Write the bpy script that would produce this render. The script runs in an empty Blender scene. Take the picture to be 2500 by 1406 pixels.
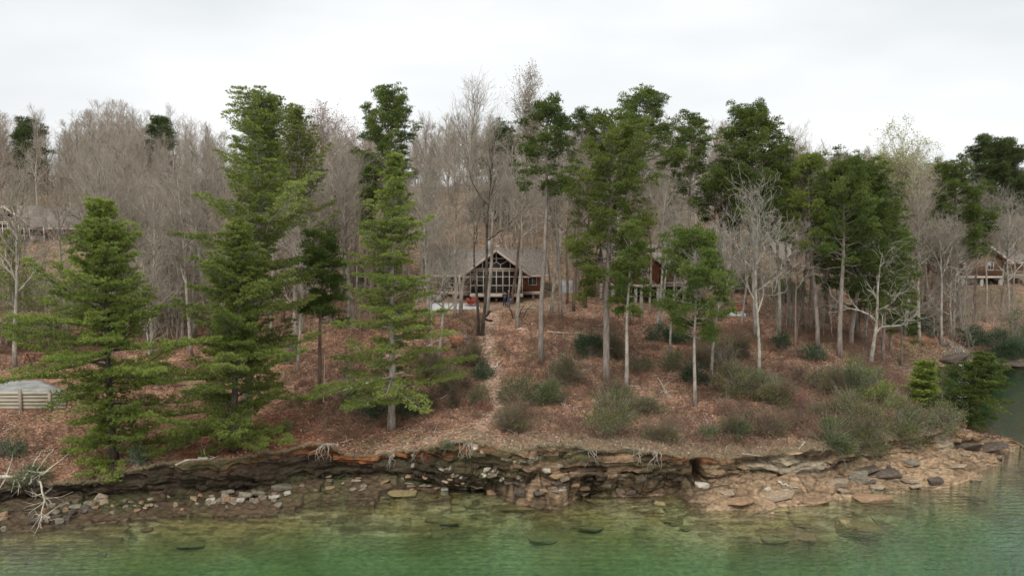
import bpy, math, random
import numpy as np
from mathutils import Vector, Matrix
from mathutils.bvhtree import BVHTree

# ------------------------------------------------------------------ camera, sky, sun, exposure
F = 1925.0            # focal length in photo pixels (2500 wide)
CH = 19.4             # camera height above the lake
PITCH = math.atan(203 / F)
sc = bpy.context.scene
col = sc.collection
cam_d = bpy.data.cameras.new("camera"); cam = bpy.data.objects.new("camera", cam_d); col.objects.link(cam)
cam_d.sensor_width = 36; cam_d.lens = 36 * F / 2500; cam_d.clip_end = 3000
cam.location = (0, 0, CH); cam.rotation_euler = (math.pi / 2 - PITCH, 0, 0)
sc.camera = cam
EL, AZ = math.radians(52), math.radians(200)
world = bpy.data.worlds.new("World"); sc.world = world; world.use_nodes = True
nt = world.node_tree; nt.nodes.clear()
wo = nt.nodes.new("ShaderNodeOutputWorld"); bg = nt.nodes.new("ShaderNodeBackground")
sky = nt.nodes.new("ShaderNodeTexSky"); sky.sky_type = 'NISHITA'; sky.sun_disc = False
sky.sun_elevation = EL; sky.sun_rotation = AZ; sky.air_density = 1.0; sky.dust_density = 3.0
tc = nt.nodes.new("ShaderNodeTexCoord"); mp = nt.nodes.new("ShaderNodeMapping"); mp.inputs['Scale'].default_value = (1.3, 1.3, 4.5)
n1 = nt.nodes.new("ShaderNodeTexNoise"); n1.inputs['Scale'].default_value = 1.6; n1.inputs['Detail'].default_value = 4; n1.inputs['Roughness'].default_value = .45
cr = nt.nodes.new("ShaderNodeValToRGB")
cr.color_ramp.elements[0].position = .34; cr.color_ramp.elements[0].color = (6.2, 6.45, 6.6, 1)
cr.color_ramp.elements[1].position = .62; cr.color_ramp.elements[1].color = (7.9, 7.98, 8.0, 1)
mx = nt.nodes.new("ShaderNodeMix"); mx.data_type = 'RGBA'; mx.inputs['Factor'].default_value = .94
L = nt.links.new
L(tc.outputs['Generated'], mp.inputs['Vector']); L(mp.outputs[0], n1.inputs['Vector']); L(n1.outputs['Fac'], cr.inputs[0])
L(sky.outputs[0], mx.inputs[6]); L(cr.outputs[0], mx.inputs[7]); L(mx.outputs[2], bg.inputs[0])
bg.inputs[1].default_value = 0.1
L(bg.outputs[0], wo.inputs[0])
sl = bpy.data.lights.new("sun", 'SUN'); so = bpy.data.objects.new("sun", sl); col.objects.link(so)
sl.energy = 1.5; sl.angle = math.radians(25); sl.color = (1, .965, .91)
so.rotation_euler = (math.pi / 2 - EL, 0, math.pi - AZ)
sc.view_settings.view_transform = 'Standard'; sc.view_settings.look = 'None'
sc.view_settings.exposure = 0.45; sc.view_settings.gamma = 1.0
sc.cycles.max_bounces = 5; sc.cycles.diffuse_bounces = 2; sc.cycles.glossy_bounces = 2
sc.cycles.transparent_max_bounces = 12; sc.cycles.volume_bounces = 0

# ------------------------------------------------------------------ pixel -> place helpers
cp, sp_ = math.cos(PITCH), math.sin(PITCH)
def ray(px, py):
    a = (px - 1250) / F; b = -(py - 703) / F
    return np.array([a, cp + b * sp_, -sp_ + b * cp])
def PT(px, py, Y):
    d = ray(px, py); return np.array([0, 0, CH]) + d * (Y / d[1])
def PZ(px, py, z):
    d = ray(px, py); return np.array([0, 0, CH]) + d * ((z - CH) / d[2])

# ------------------------------------------------------------------ noise
def _h(ix, iy, iz, s):
    n = (ix.astype(np.int64) * 374761393 + iy.astype(np.int64) * 668265263 + iz.astype(np.int64) * 2147483647 + s * 974634777) & 0xffffffff
    n = ((n ^ (n >> 13)) * 1274126177) & 0xffffffff
    n = ((n ^ (n >> 16)) * 2246822519) & 0xffffffff
    return ((n ^ (n >> 15)) & 0xffffff) / float(0xffffff)
def vn(x, y, z=0.0, s=0):
    x, y, z = np.broadcast_arrays(np.asarray(x, float), np.asarray(y, float), np.asarray(z, float))
    ix, iy, iz = np.floor(x), np.floor(y), np.floor(z)
    fx, fy, fz = x - ix, y - iy, z - iz
    fx = fx * fx * (3 - 2 * fx); fy = fy * fy * (3 - 2 * fy); fz = fz * fz * (3 - 2 * fz)
    r = 0
    for dx in (0, 1):
        for dy in (0, 1):
            for dz in (0, 1):
                w = (fx if dx else 1 - fx) * (fy if dy else 1 - fy) * (fz if dz else 1 - fz)
                r = r + w * _h(ix + dx, iy + dy, iz + dz, s)
    return r
def fbm(x, y, z=0.0, s=0, o=4):
    r = 0; a = .5; t = 0
    for i in range(o):
        r = r + a * vn(np.asarray(x) * 2 ** i, np.asarray(y) * 2 ** i, np.asarray(z) * 2 ** i, s + i); t += a; a *= .5
    return r / t
def sstep(a, b, x):
    t = np.clip((x - a) / (b - a), 0, 1); return t * t * (3 - 2 * t)

# ------------------------------------------------------------------ materials
def _nodes(name):
    m = bpy.data.materials.new(name); m.use_nodes = True
    t = m.node_tree; t.nodes.clear()
    o = t.nodes.new("ShaderNodeOutputMaterial"); b = t.nodes.new("ShaderNodeBsdfPrincipled")
    t.links.new(b.outputs[0], o.inputs[0]); return m, t, b, o
def noise(t, scale, detail=4, vec=None, rough=.6, dist=0):
    n = t.nodes.new("ShaderNodeTexNoise"); n.inputs['Scale'].default_value = scale; n.inputs['Detail'].default_value = detail
    n.inputs['Roughness'].default_value = rough; n.inputs['Distortion'].default_value = dist
    if vec is not None: t.links.new(vec, n.inputs['Vector'])
    return n
def ramp(t, src, stops):
    r = t.nodes.new("ShaderNodeValToRGB"); e = r.color_ramp.elements
    while len(e) < len(stops): e.new(.5)
    for k, (p, c) in enumerate(stops): e[k].position = p; e[k].color = (*c, 1)
    t.links.new(src, r.inputs[0]); return r
def mixc(t, fac, a, b, mode='MIX'):
    m = t.nodes.new("ShaderNodeMix"); m.data_type = 'RGBA'; m.blend_type = mode
    for s, v in ((m.inputs[0], fac), (m.inputs[6], a), (m.inputs[7], b)):
        if hasattr(v, 'is_linked') or hasattr(v, 'links'): t.links.new(v, s)
        elif isinstance(v, (int, float)): s.default_value = v
        else: s.default_value = (*v, 1)
    return m.outputs[2]
def coords(t, scale=(1, 1, 1), kind='Object'):
    c = t.nodes.new("ShaderNodeTexCoord"); m = t.nodes.new("ShaderNodeMapping"); m.inputs['Scale'].default_value = scale
    t.links.new(c.outputs[kind], m.inputs['Vector']); return m.outputs[0]
def bump(t, b, src, strength, dist):
    n = t.nodes.new("ShaderNodeBump"); n.inputs['Strength'].default_value = strength; n.inputs['Distance'].default_value = dist
    t.links.new(src, n.inputs['Height']); t.links.new(n.outputs[0], b.inputs['Normal'])
def mat(name, c1, c2, scale=2., rough=.85, bmp=0, stretch=(1, 1, 1), detail=5, tint=None, spec=.3, metal=0, p=(.35, .65)):
    m, t, b, o = _nodes(name)
    v = coords(t, stretch); n = noise(t, scale, detail, v)
    r = ramp(t, n.outputs['Fac'], [(p[0], c1), (p[1], c2)]); c = r.outputs[0]
    if tint:                       # per-leaf / per-tuft colour carried by the mesh
        a = t.nodes.new("ShaderNodeAttribute"); a.attribute_name = 'tint'
        r2 = ramp(t, a.outputs['Fac'], [(k / (len(tint) - 1), q) for k, q in enumerate(tint)])
        c = mixc(t, .25, r2.outputs[0], c)
    t.links.new(c, b.inputs['Base Color']); b.inputs['Roughness'].default_value = rough
    b.inputs['Specular IOR Level'].default_value = spec; b.inputs['Metallic'].default_value = metal
    if bmp: bump(t, b, n.outputs['Fac'], .8, bmp)
    return m
def leafmat(name, tint, trans=.25, rough=.6):
    m, t, b, o = _nodes(name)
    a = t.nodes.new("ShaderNodeAttribute"); a.attribute_name = 'tint'
    r2 = ramp(t, a.outputs['Fac'], [(k / (len(tint) - 1), q) for k, q in enumerate(tint)])
    n = noise(t, .9, 3, coords(t)); c = mixc(t, n.outputs['Fac'], r2.outputs[0], mixc(t, .5, r2.outputs[0], tint[-1]))
    oi = t.nodes.new("ShaderNodeObjectInfo")
    hs = t.nodes.new("ShaderNodeHueSaturation"); mr = t.nodes.new("ShaderNodeMapRange"); mr.inputs[3].default_value = .82; mr.inputs[4].default_value = 1.18
    t.links.new(oi.outputs['Random'], mr.inputs[0]); t.links.new(mr.outputs[0], hs.inputs['Value']); t.links.new(c, hs.inputs['Color'])
    d = t.nodes.new("ShaderNodeBsdfTranslucent"); mx = t.nodes.new("ShaderNodeMixShader"); mx.inputs[0].default_value = trans
    t.links.new(hs.outputs[0], b.inputs['Base Color']); t.links.new(hs.outputs[0], d.inputs['Color'])
    b.inputs['Roughness'].default_value = rough; b.inputs['Specular IOR Level'].default_value = .25
    t.links.new(b.outputs[0], mx.inputs[1]); t.links.new(d.outputs[0], mx.inputs[2]); t.links.new(mx.outputs[0], o.inputs[0])
    return m

M = {}
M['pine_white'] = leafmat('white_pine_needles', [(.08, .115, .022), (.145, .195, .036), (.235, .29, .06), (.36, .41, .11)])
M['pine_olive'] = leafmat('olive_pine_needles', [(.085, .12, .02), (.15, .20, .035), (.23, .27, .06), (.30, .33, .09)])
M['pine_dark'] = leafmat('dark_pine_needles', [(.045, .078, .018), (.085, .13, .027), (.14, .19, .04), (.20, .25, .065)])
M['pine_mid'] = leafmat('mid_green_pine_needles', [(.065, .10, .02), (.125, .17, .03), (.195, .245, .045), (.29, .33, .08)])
M['pine_far'] = leafmat('far_pine_needles', [(.06, .09, .03), (.10, .14, .045), (.15, .195, .065)])
M['laurel'] = leafmat('laurel_leaves', [(.05, .085, .03), (.09, .135, .045), (.14, .18, .07), (.19, .21, .09)])
M['laurel_dark'] = leafmat('rhododendron_leaves', [(.03, .062, .03), (.055, .10, .045), (.09, .14, .065)])
M['olive_leaf'] = leafmat('olive_shrub_leaves', [(.10, .10, .04), (.16, .16, .065), (.22, .22, .10)])
M['red_leaf'] = leafmat('red_leaves', [(.20, .06, .04), (.34, .11, .08), (.44, .20, .14)])
M['rust_leaf'] = leafmat('rust_leaves', [(.22, .12, .08), (.32, .18, .12), (.42, .27, .19)])
M['white_bloom'] = leafmat('white_blossom', [(.6, .58, .5), (.8, .8, .74)])
M['bud_green'] = leafmat('yellow_green_buds', [(.32, .33, .12), (.44, .46, .18), (.5, .5, .25)])
M['bud_pink'] = leafmat('pinkish_buds', [(.30, .18, .14), (.42, .27, .21), (.45, .32, .25)])
M['bud_tan'] = leafmat('tan_buds', [(.28, .23, .17), (.36, .30, .22), (.42, .36, .27)])
M['bark_pale'] = mat('pale_lichen_bark', (.19, .17, .14), (.50, .46, .38), 3.2, bmp=.02, stretch=(1, 1, .5))
M['bark_grey'] = mat('grey_bark', (.20, .175, .145), (.50, .44, .37), 3., bmp=.02, stretch=(1, 1, .4))
M['bark_brown'] = mat('reddish_pine_bark', (.10, .07, .05), (.29, .205, .165), 3., bmp=.03, stretch=(1, 1, .3))
M['bark_pine'] = mat('grey_pine_bark', (.17, .14, .12), (.37, .31, .26), 3.5, bmp=.03, stretch=(1, 1, .3))
M['bark_dark'] = mat('dark_bark', (.04, .033, .027), (.14, .115, .09), 4., bmp=.02, stretch=(1, 1, .4))
M['twig_far'] = mat('grey_brown_twigs', (.29, .25, .195), (.44, .385, .31), .4)
M['twig_pink'] = mat('pinkish_twigs', (.31, .245, .20), (.44, .36, .305), .4)
M['stem_brown'] = mat('brown_brush_twigs', (.13, .095, .065), (.27, .21, .15), 3.)
M['deadwood'] = mat('bleached_dead_wood', (.34, .29, .22), (.66, .60, .50), 5., stretch=(1, 1, .5), bmp=.01)
M['rotwood'] = mat('torn_root_wood', (.24, .10, .05), (.55, .28, .16), 5., bmp=.05)
# ------------------------------------------------------------------ mesh builder
class MB:
    def __init__(s): s.v = []; s.f = []; s.t = []; s.n = 0
    def add(s, V, Fc, T=None):
        V = np.asarray(V, float).reshape(-1, 3); Fc = np.asarray(Fc, int).reshape(-1, 3)
        s.v.append(V); s.f.append(Fc + s.n); s.n += len(V)
        s.t.append(np.full(len(V), .5) if T is None else np.asarray(T, float))
    def tubes(s, P0, P1, R0, R1, n=5, T=None):
        P0 = np.asarray(P0, float).reshape(-1, 3); P1 = np.asarray(P1, float).reshape(-1, 3)
        if not len(P0): return
        R0 = np.broadcast_to(np.asarray(R0, float), (len(P0),)); R1 = np.broadcast_to(np.asarray(R1, float), (len(P0),))
        d = P1 - P0; d = d / (np.linalg.norm(d, axis=1, keepdims=True) + 1e-9)
        ref = np.where(np.abs(d[:, 2:3]) > .97, np.array([[1., 0, 0]]), np.array([[0, 0, 1.]]))
        ref = np.where(np.abs(d[:, 2:3]) > .7, np.array([[0., 1, 0]]), ref)
        a = np.cross(ref, d); a /= np.linalg.norm(a, axis=1, keepdims=True) + 1e-9; b = np.cross(d, a)
        th = np.arange(n) * 2 * math.pi / n
        ring = np.cos(th)[None, :, None] * a[:, None, :] + np.sin(th)[None, :, None] * b[:, None, :]
        V = np.concatenate([P0[:, None] + ring * R0[:, None, None], P1[:, None] + ring * R1[:, None, None]], 1)
        k = np.arange(n); k2 = (k + 1) % n
        f = np.concatenate([np.stack([k, k2, k2 + n], 1), np.stack([k, k2 + n, k + n], 1)])
        Fc = (f[None] + (np.arange(len(P0)) * 2 * n)[:, None, None]).reshape(-1, 3)
        s.add(V, Fc, None if T is None else np.repeat(T, 2 * n))
    def path(s, pts, rad, n=6):
        pts = np.asarray(pts, float); rad = np.asarray(rad, float)
        s.tubes(pts[:-1], pts[1:], rad[:-1], rad[1:], n)
    def loft(s, pts, rad, n=8, cap=True, jit=0, seed=0):      # one joined tube along a path
        pts = np.asarray(pts, float); N = len(pts); rad = np.broadcast_to(np.asarray(rad, float), (N,))
        d = np.gradient(pts, axis=0); d /= np.linalg.norm(d, axis=1, keepdims=True) + 1e-9
        ref = np.array([0, 1., 0]) if abs(d[:, 1]).mean() < .7 else np.array([0, 0, 1.])
        a = np.cross(ref, d); a /= np.linalg.norm(a, axis=1, keepdims=True) + 1e-9; b = np.cross(d, a)
        th = np.arange(n) * 2 * math.pi / n
        r = rad[:, None] * (1 + jit * (np.random.RandomState(seed).rand(N, n) - .5))
        V = pts[:, None] + (np.cos(th)[None, :, None] * a[:, None] + np.sin(th)[None, :, None] * b[:, None]) * r[..., None]
        f = []
        for i in range(N - 1):
            for k in range(n):
                k2 = (k + 1) % n; f += [(i*n+k, i*n+k2, (i+1)*n+k2), (i*n+k, (i+1)*n+k2, (i+1)*n+k)]
        V = V.reshape(-1, 3)
        if cap:
            V = np.vstack([V, pts[0], pts[-1]]); c0, c1 = len(V) - 2, len(V) - 1
            for k in range(n):
                k2 = (k + 1) % n; f += [(c0, k2, k), (c1, (N-1)*n+k, (N-1)*n+k2)]
        s.add(V, f)
    def needles(s, C, D, Lg, W, n, spread, rs, T=None):
        C = np.repeat(C, n, 0); D = np.repeat(D, n, 0); m = len(C)
        if m == 0: return
        if T is not None: T = np.repeat(T, n)
        d = D + spread * rs.normal(size=(m, 3)); d /= np.linalg.norm(d, axis=1, keepdims=True) + 1e-9
        sd = np.cross(d, rs.normal(size=(m, 3))); sd /= np.linalg.norm(sd, axis=1, keepdims=True) + 1e-9
        l = Lg * rs.uniform(.7, 1.2, (m, 1)); w = W * .5
        V = np.stack([C - sd * w, C + sd * w, C + d * l], 1).reshape(-1, 3)
        s.add(V, np.arange(3 * m).reshape(-1, 3), None if T is None else np.repeat(T, 3))
    def leaves(s, C, D, Lg, W, rs, T=None):
        m = len(C)
        if m == 0: return
        d = D / (np.linalg.norm(D, axis=1, keepdims=True) + 1e-9)
        sd = np.cross(d, rs.normal(size=(m, 3))); sd /= np.linalg.norm(sd, axis=1, keepdims=True) + 1e-9
        l = Lg * rs.uniform(.6, 1.25, (m, 1)); w = W * rs.uniform(.6, 1.2, (m, 1)) * .5
        V = np.stack([C, C + d * l * .5 + sd * w, C + d * l, C + d * l * .5 - sd * w], 1).reshape(-1, 3)
        q = np.arange(m)[:, None] * 4
        s.add(V, np.concatenate([q + [0, 1, 2], q + [0, 2, 3]]), None if T is None else np.repeat(T, 4))
    def box(s, x0, x1, y0, y1, z0, z1):
        V = [(x, y, z) for z in (z0, z1) for y in (y0, y1) for x in (x0, x1)]
        q = [(0, 2, 3, 1), (4, 5, 7, 6), (0, 1, 5, 4), (2, 6, 7, 3), (0, 4, 6, 2), (1, 3, 7, 5)]
        s.add(V, [t for a, b, c, d in q for t in ((a, b, c), (a, c, d))])
    def bar(s, p, q, w, t, up=(0, 1, 0)):                       # square bar from p to q; w across, t along 'up'
        p = np.array(p, float); q = np.array(q, float); d = q - p; d /= np.linalg.norm(d)
        u = np.array(up, float); u -= d * u.dot(d); u /= np.linalg.norm(u); a = np.cross(d, u)
        V = [c + a * i * w / 2 + u * j * t / 2 for c in (p, q) for j in (-1, 1) for i in (-1, 1)]
        qd = [(0, 2, 3, 1), (4, 5, 7, 6), (0, 1, 5, 4), (2, 6, 7, 3), (0, 4, 6, 2), (1, 3, 7, 5)]
        s.add(V, [t_ for a_, b_, c_, d_ in qd for t_ in ((a_, b_, c_), (a_, c_, d_))])
    def prism(s, poly, y0, y1):                                # polygon in x,z extruded along y (convex)
        n = len(poly); V = [(x, y0, z) for x, z in poly] + [(x, y1, z) for x, z in poly]
        f = [(0, i, i + 1) for i in range(1, n - 1)] + [(n, n + i + 1, n + i) for i in range(1, n - 1)]
        for i in range(n):
            j = (i + 1) % n; f += [(i, i + n, j + n), (i, j + n, j)]
        s.add(V, f)
    def slab(s, quad, th):                                     # sloping slab: 4 top corners, thickness downward
        q = np.array(quad, float); V = np.vstack([q, q - np.array([0, 0, th])])
        f = [(0, 1, 2), (0, 2, 3), (4, 6, 5), (4, 7, 6)]
        for i in range(4):
            j = (i + 1) % 4; f += [(i, i + 4, j + 4), (i, j + 4, j)]
        s.add(V, f)
    def build(s, name, m, parent=None, smooth=False, loc=None, tint=True):
        V = np.concatenate(s.v) if s.v else np.zeros((0, 3)); Fc = np.concatenate(s.f) if s.f else np.zeros((0, 3), int)
        me = bpy.data.meshes.new(name)
        me.vertices.add(len(V)); me.vertices.foreach_set('co', V.astype(np.float32).ravel())
        me.loops.add(len(Fc) * 3); me.loops.foreach_set('vertex_index', Fc.astype(np.int32).ravel())
        me.polygons.add(len(Fc)); me.polygons.foreach_set('loop_start', np.arange(0, len(Fc) * 3, 3, dtype=np.int32))
        me.polygons.foreach_set('loop_total', np.full(len(Fc), 3, np.int32))
        if smooth: me.polygons.foreach_set('use_smooth', np.ones(len(Fc), bool))
        me.update(calc_edges=True)
        if tint:
            a = me.attributes.new('tint', 'FLOAT', 'POINT'); a.data.foreach_set('value', np.concatenate(s.t).astype(np.float32))
        if m is not None: me.materials.append(m)
        o = bpy.data.objects.new(name, me); col.objects.link(o)
        if parent is not None: o.parent = parent
        if loc is not None: o.location = loc
        return o
def tag(o, label=None, cat=None, group=None, kind=None):
    if label: o['label'] = label
    if cat: o['category'] = cat
    if group: o['group'] = group
    if kind: o['kind'] = kind
    return o
def empty(name, loc, label, cat, group=None, rz=0, s=1):
    o = bpy.data.objects.new(name, None); col.objects.link(o); o.location = loc; o.rotation_euler.z = rz; o.scale = (s, s, s)
    o.empty_display_size = .2
    return tag(o, label, cat, group)
def copy_tree(o, parent=None):
    c = o.copy(); col.objects.link(c); c.parent = parent
    for ch in list(o.children): copy_tree(ch, c)
    return c

# ------------------------------------------------------------------ terrain
TAB = []
def colm(px, w, c, l, dy, k6, k7, k8, k9, k10, k11, k12, zc=.5, sh=(1300, 1370), z0=(30, -8.), abs_=None):
    def kn(a):          # (Y, py) when the second value is over 100, else (Y, z)
        Y, v = a
        return PT(px, v, Y) if v > 100 else PT(px, 700, Y) * [1, 1, 0] + [0, 0, v]
    if abs_: pts = [kn(a) for a in abs_]
    else:
        p3 = PZ(px, w, 0.0); p4 = PZ(px, c, zc); p5 = PT(px, l, p4[1] + dy)
        pts = [kn(z0), PZ(px, sh[1] + 12, -2.0), PZ(px, sh[0], -.8), p3, p4, p5]
    pts += [kn(a) for a in (k6, k7, k8, k9, k10, k11, k12)] + [kn((230, 25. if px < 1700 else 17.))]
    TAB.append((px, pts))
colm(-900, 1400, 1310, 1270, .2, (57, 3.4), (57.6, 4.8), (74, 7.), (88, 9.), (100, 12.), (125, 17.), (155, 22.), sh=(1460, 1540))
colm(0, 1312, 1222, 1178, .2, (60, 3.45), (60.5, 4.75), (72, 5.6), (88, 8.5), (105, 12.5), (125, 17.), (155, 21.), sh=(1372, 1430))
colm(225, 1272, 1216, 1170, .1, (60, 3.3), (60.5, 4.75), (72, 5.4), (88, 8.), (105, 12.), (125, 17.), (155, 21.), sh=(1330, 1400))
colm(330, 1262, 1210, 1140, .1, (59, 2.9), (62, 4.2), (72, 5.4), (88, 8.), (105, 12.), (125, 17.), (155, 21.), sh=(1320, 1395))
colm(460, 1256, 1204, 1122, 0, (58, 1060), (66, 940), (75, 5.5), (88, 7.6), (105, 11.), (125, 16.), (155, 21.), sh=(1318, 1385))
colm(570, 1252, 1195, 1112, 0, (58, 1068), (66, 955), (76, 850), (88, 7.5), (105, 10.5), (125, 15.5), (155, 21.), sh=(1325, 1380))
colm(700, 1238, 1180, 1092, -.2, (60, 1020), (67, 940), (77, 840), (88, 7.6), (105, 9.8), (125, 15.), (155, 20.5), sh=(1310, 1365))
colm(780, 1218, 1168, 1078, -.3, (60, 1005), (67, 930), (77, 835), (88, 7.7), (105, 9.5), (125, 15.), (155, 20.5), sh=(1300, 1350))
colm(870, 1205, 1160, 1110, -.3, (60, 1015), (67, 930), (77, 832), (88, 7.8), (105, 9.2), (125, 15.5), (155, 21.), sh=(1305, 1350))
colm(950, 1198, 1163, 1103, -.3, (60, 1018), (67, 930), (77, 830), (88, 758), (105, 9.), (125, 16.), (155, 21.5), sh=(1310, 1350))
colm(1050, 1192, 1172, 1086, -.3, (60, 1005), (67, 930), (77, 828), (88, 754), (103, 8.6), (125, 16.), (155, 22.), sh=(1305, 1345))
colm(1150, 1188, 1174, 1072, -.3, (60, 1000), (67, 925), (77, 822), (87, 757), (103, 8.4), (125, 16.), (155, 22.), sh=(1290, 1340), zc=0.9)
colm(1260, 1225, 1175, 1095, -.3, (60, 1000), (67, 925), (77, 822), (87, 757), (103, 8.4), (125, 16.), (155, 22.), sh=(1285, 1345), zc=1.35)
colm(1350, 1240, 1172, 1078, -.3, (60, 1000), (67, 925), (77, 826), (88, 755), (103, 8.4), (125, 15.), (155, 21.), sh=(1290, 1360), zc=1.45)
colm(1440, 1206, 1172, 1092, -.3, (60, 1005), (67, 930), (77, 832), (88, 760), (103, 8.), (125, 14.5), (155, 21.), sh=(1290, 1360), zc=1.4)
colm(1560, 1212, 1170, 1097, -.3, (60, 1008), (67, 935), (77, 838), (89, 762), (103, 7.6), (125, 14.), (155, 20.), sh=(1290, 1360), zc=1.4)
colm(1650, 1197, 1168, 1108, -.3, (60, 1010), (67, 938), (77, 842), (90, 765), (103, 7.4), (125, 14.), (155, 20.), sh=(1310, 1370), zc=1.2)
colm(1700, 1237, 1182, 1112, -.4, (60, 1012), (67, 938), (77, 840), (90, 765), (103, 7.4), (125, 14.), (155, 19.5), sh=(1325, 1375))
colm(1850, 1240, 1158, 1106, -.5, (60, 1015), (68, 930), (78, 838), (90, 765), (103, 7.6), (125, 13.5), (155, 19.), zc=.8, sh=(1330, 1380))
colm(1960, 1222, 1152, 1090, -.5, (60, 1015), (69, 930), (79, 842), (92, 760), (105, 7.6), (128, 13.), (158, 18.), zc=.9, sh=(1325, 1375))
colm(2100, 1195, 1128, 1082, -.4, (61, 3.3), (70, 4.0), (81, 4.7), (96, 6.8), (112, 8.), (135, 12.), (165, 16.5), zc=.9, sh=(1300, 1350))
colm(2200, 1188, 1108, 1066, -.3, (62, 3.1), (73, 2.5), (91, .5), (99, 1.9), (118, 5.3), (140, 10.), (170, 15.), zc=.8, sh=(1265, 1320))
colm(2300, 1182, 1098, 1048, -.2, (63, 2.2), (72, -.4), (92, -.7), (97, 1.2), (118, 5.2), (140, 9.), (170, 14.), zc=.8, sh=(1235, 1300))
colm(2400, 1150, 1085, 1060, 0, (63, .8), (69, -1.2), (92, -1.), (97.5, 1.2), (118, 5.4), (140, 9.), (170, 13.), zc=.5, sh=(1205, 1280))
colm(2480, 1105, 1082, 1074, .1, (62.6, -.5), (68, -2.4), (92, -1.2), (98, 1.2), (118, 5.6), (140, 9.), (170, 13.), zc=.2, sh=(1180, 1250))
colm(2570, 0, 0, 0, 0, (64, -1.5), (69, -2.8), (92, -1.2), (98, 1.2), (118, 5.8), (140, 9.), (170, 13.),
     abs_=[(30, -3.8), (48, -3.2), (55, -1.8), (58, -1.), (61, -.7), (61.6, -.7)])
colm(3400, 0, 0, 0, 0, (64, -3.), (69, -3.), (92, -1.4), (98, 1.2), (118, 6.), (140, 9.), (170, 13.),
     abs_=[(30, -3.8), (48, -4.), (55, -3.), (58, -3.), (61, -3.), (61.6, -3.)])
pxs = np.array([t[0] for t in TAB], float); KN = np.array([t[1] for t in TAB])       # (cols, 14, 3)
gx = np.unique(np.concatenate([np.arange(-900, -60, 16.), np.arange(-60, 2570, 3.6), np.arange(2570, 3400, 16.)]))
def pch(x, xp, yp):                                            # smooth monotone-ish interpolation across columns
    i = np.clip(np.searchsorted(xp, x) - 1, 0, len(xp) - 2); h = xp[i + 1] - xp[i]; t = (x - xp[i]) / h
    sl = np.diff(yp) / np.diff(xp); m = np.zeros_like(yp)
    same = sl[:-1] * sl[1:] > 0; m[1:-1] = np.where(same, 2 * sl[:-1] * sl[1:] / (sl[:-1] + sl[1:] + 1e-12 * np.sign(sl[:-1] + sl[1:] + 1e-30)), 0)
    return ((1 + 2*t) * (1-t)**2 * yp[i] + t * (1-t)**2 * h * m[i] + t*t * (3-2*t) * yp[i+1] + t*t * (t-1) * h * m[i+1])
KC = np.stack([np.stack([pch(gx, pxs, KN[:, k, c]) for c in range(3)], 1) for k in range(14)], 1)   # (G,14,3)
seg = [10, 16, 40, 46, 56, 34, 34, 30, 26, 24, 20, 20, 12]
tt = np.concatenate([k + np.arange(n) / n for k, n in enumerate(seg)] + [[13.]])
ki = np.minimum(tt.astype(int), 12); kf = tt - ki
TER = KC[:, ki] * (1 - kf)[None, :, None] + KC[:, ki + 1] * kf[None, :, None]           # (G,R,3)
R = len(tt)
# soften the knots inland of the lip
lip = int(np.searchsorted(tt, 5.0))
Z = TER[:, :, 2].copy()
for _ in range(14):
    Z2 = Z.copy(); Z2[:, lip + 2:-1] = (Z[:, lip + 1:-2] + Z[:, lip + 2:-1] * 2 + Z[:, lip + 3:]) / 4
    wall = (gx < 250)[:, None] & (tt[None] < 7.4)
    Z = np.where(wall, Z, Z2)
TER[:, :, 2] = Z
X, Yy, Z = TER[..., 0].copy(), TER[..., 1].copy(), TER[..., 2].copy()
T2 = np.broadcast_to(tt[None], X.shape); PX2 = np.broadcast_to(gx[:, None], X.shape)
# shoreline wobble, bedding ledges, broken rock
inl = sstep(5.02, 5.8, T2)
rocky = (.25 + .75 * sstep(2.3, 2.9, T2)) * sstep(1.2, 2.4, T2) * (1 - sstep(5.0, 5.12, T2))
Yy += (fbm(X * .35, T2 * .8, 0, 5) - .5) * 1.1 * sstep(1.5, 3, T2) * (1 - sstep(5.3, 6.2, T2))
Yy += (fbm(X * 1.3, T2 * 1.5, 0, 6) - .5) * .5 * sstep(3.6, 4.6, T2) * (1 - sstep(5.2, 5.6, T2))
th = .26
beds = sstep(1150, 1250, PX2) * .5 + .5
warp = (fbm(X * .16, Yy * .16, 0, 11) - .5) * 1.1 + .05 * X + (fbm(X * .9, Yy * .9, 0, 12, 3) - .5) * .5
q = (Z + warp) / th; fl = np.floor(q); fr = q - fl
Zt = (fl + sstep(.62, .98, fr)) * th - warp
Z = Z * (1 - rocky * .85) + Zt * rocky * .85
lay = _h(np.floor(q), np.floor(X / 1.7 + _h(np.floor(q), q * 0, q * 0, 3) * 9), q * 0, 21)
cliff = sstep(3.8, 4.1, T2) * (1 - sstep(4.8, 5.0, T2)) * (1 - sstep(2330, 2420, PX2))
lay2 = _h(np.floor(q / 2), np.floor(X / 3.1 + _h(np.floor(q / 2), q * 0, q * 0, 8) * 5), q * 0, 25)
Yy += ((lay - .45) * .55 + (lay2 - .5) * .6) * cliff + (vn(X * 2.2, Z * 5, 0, 31) - .5) * .22 * cliff
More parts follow.
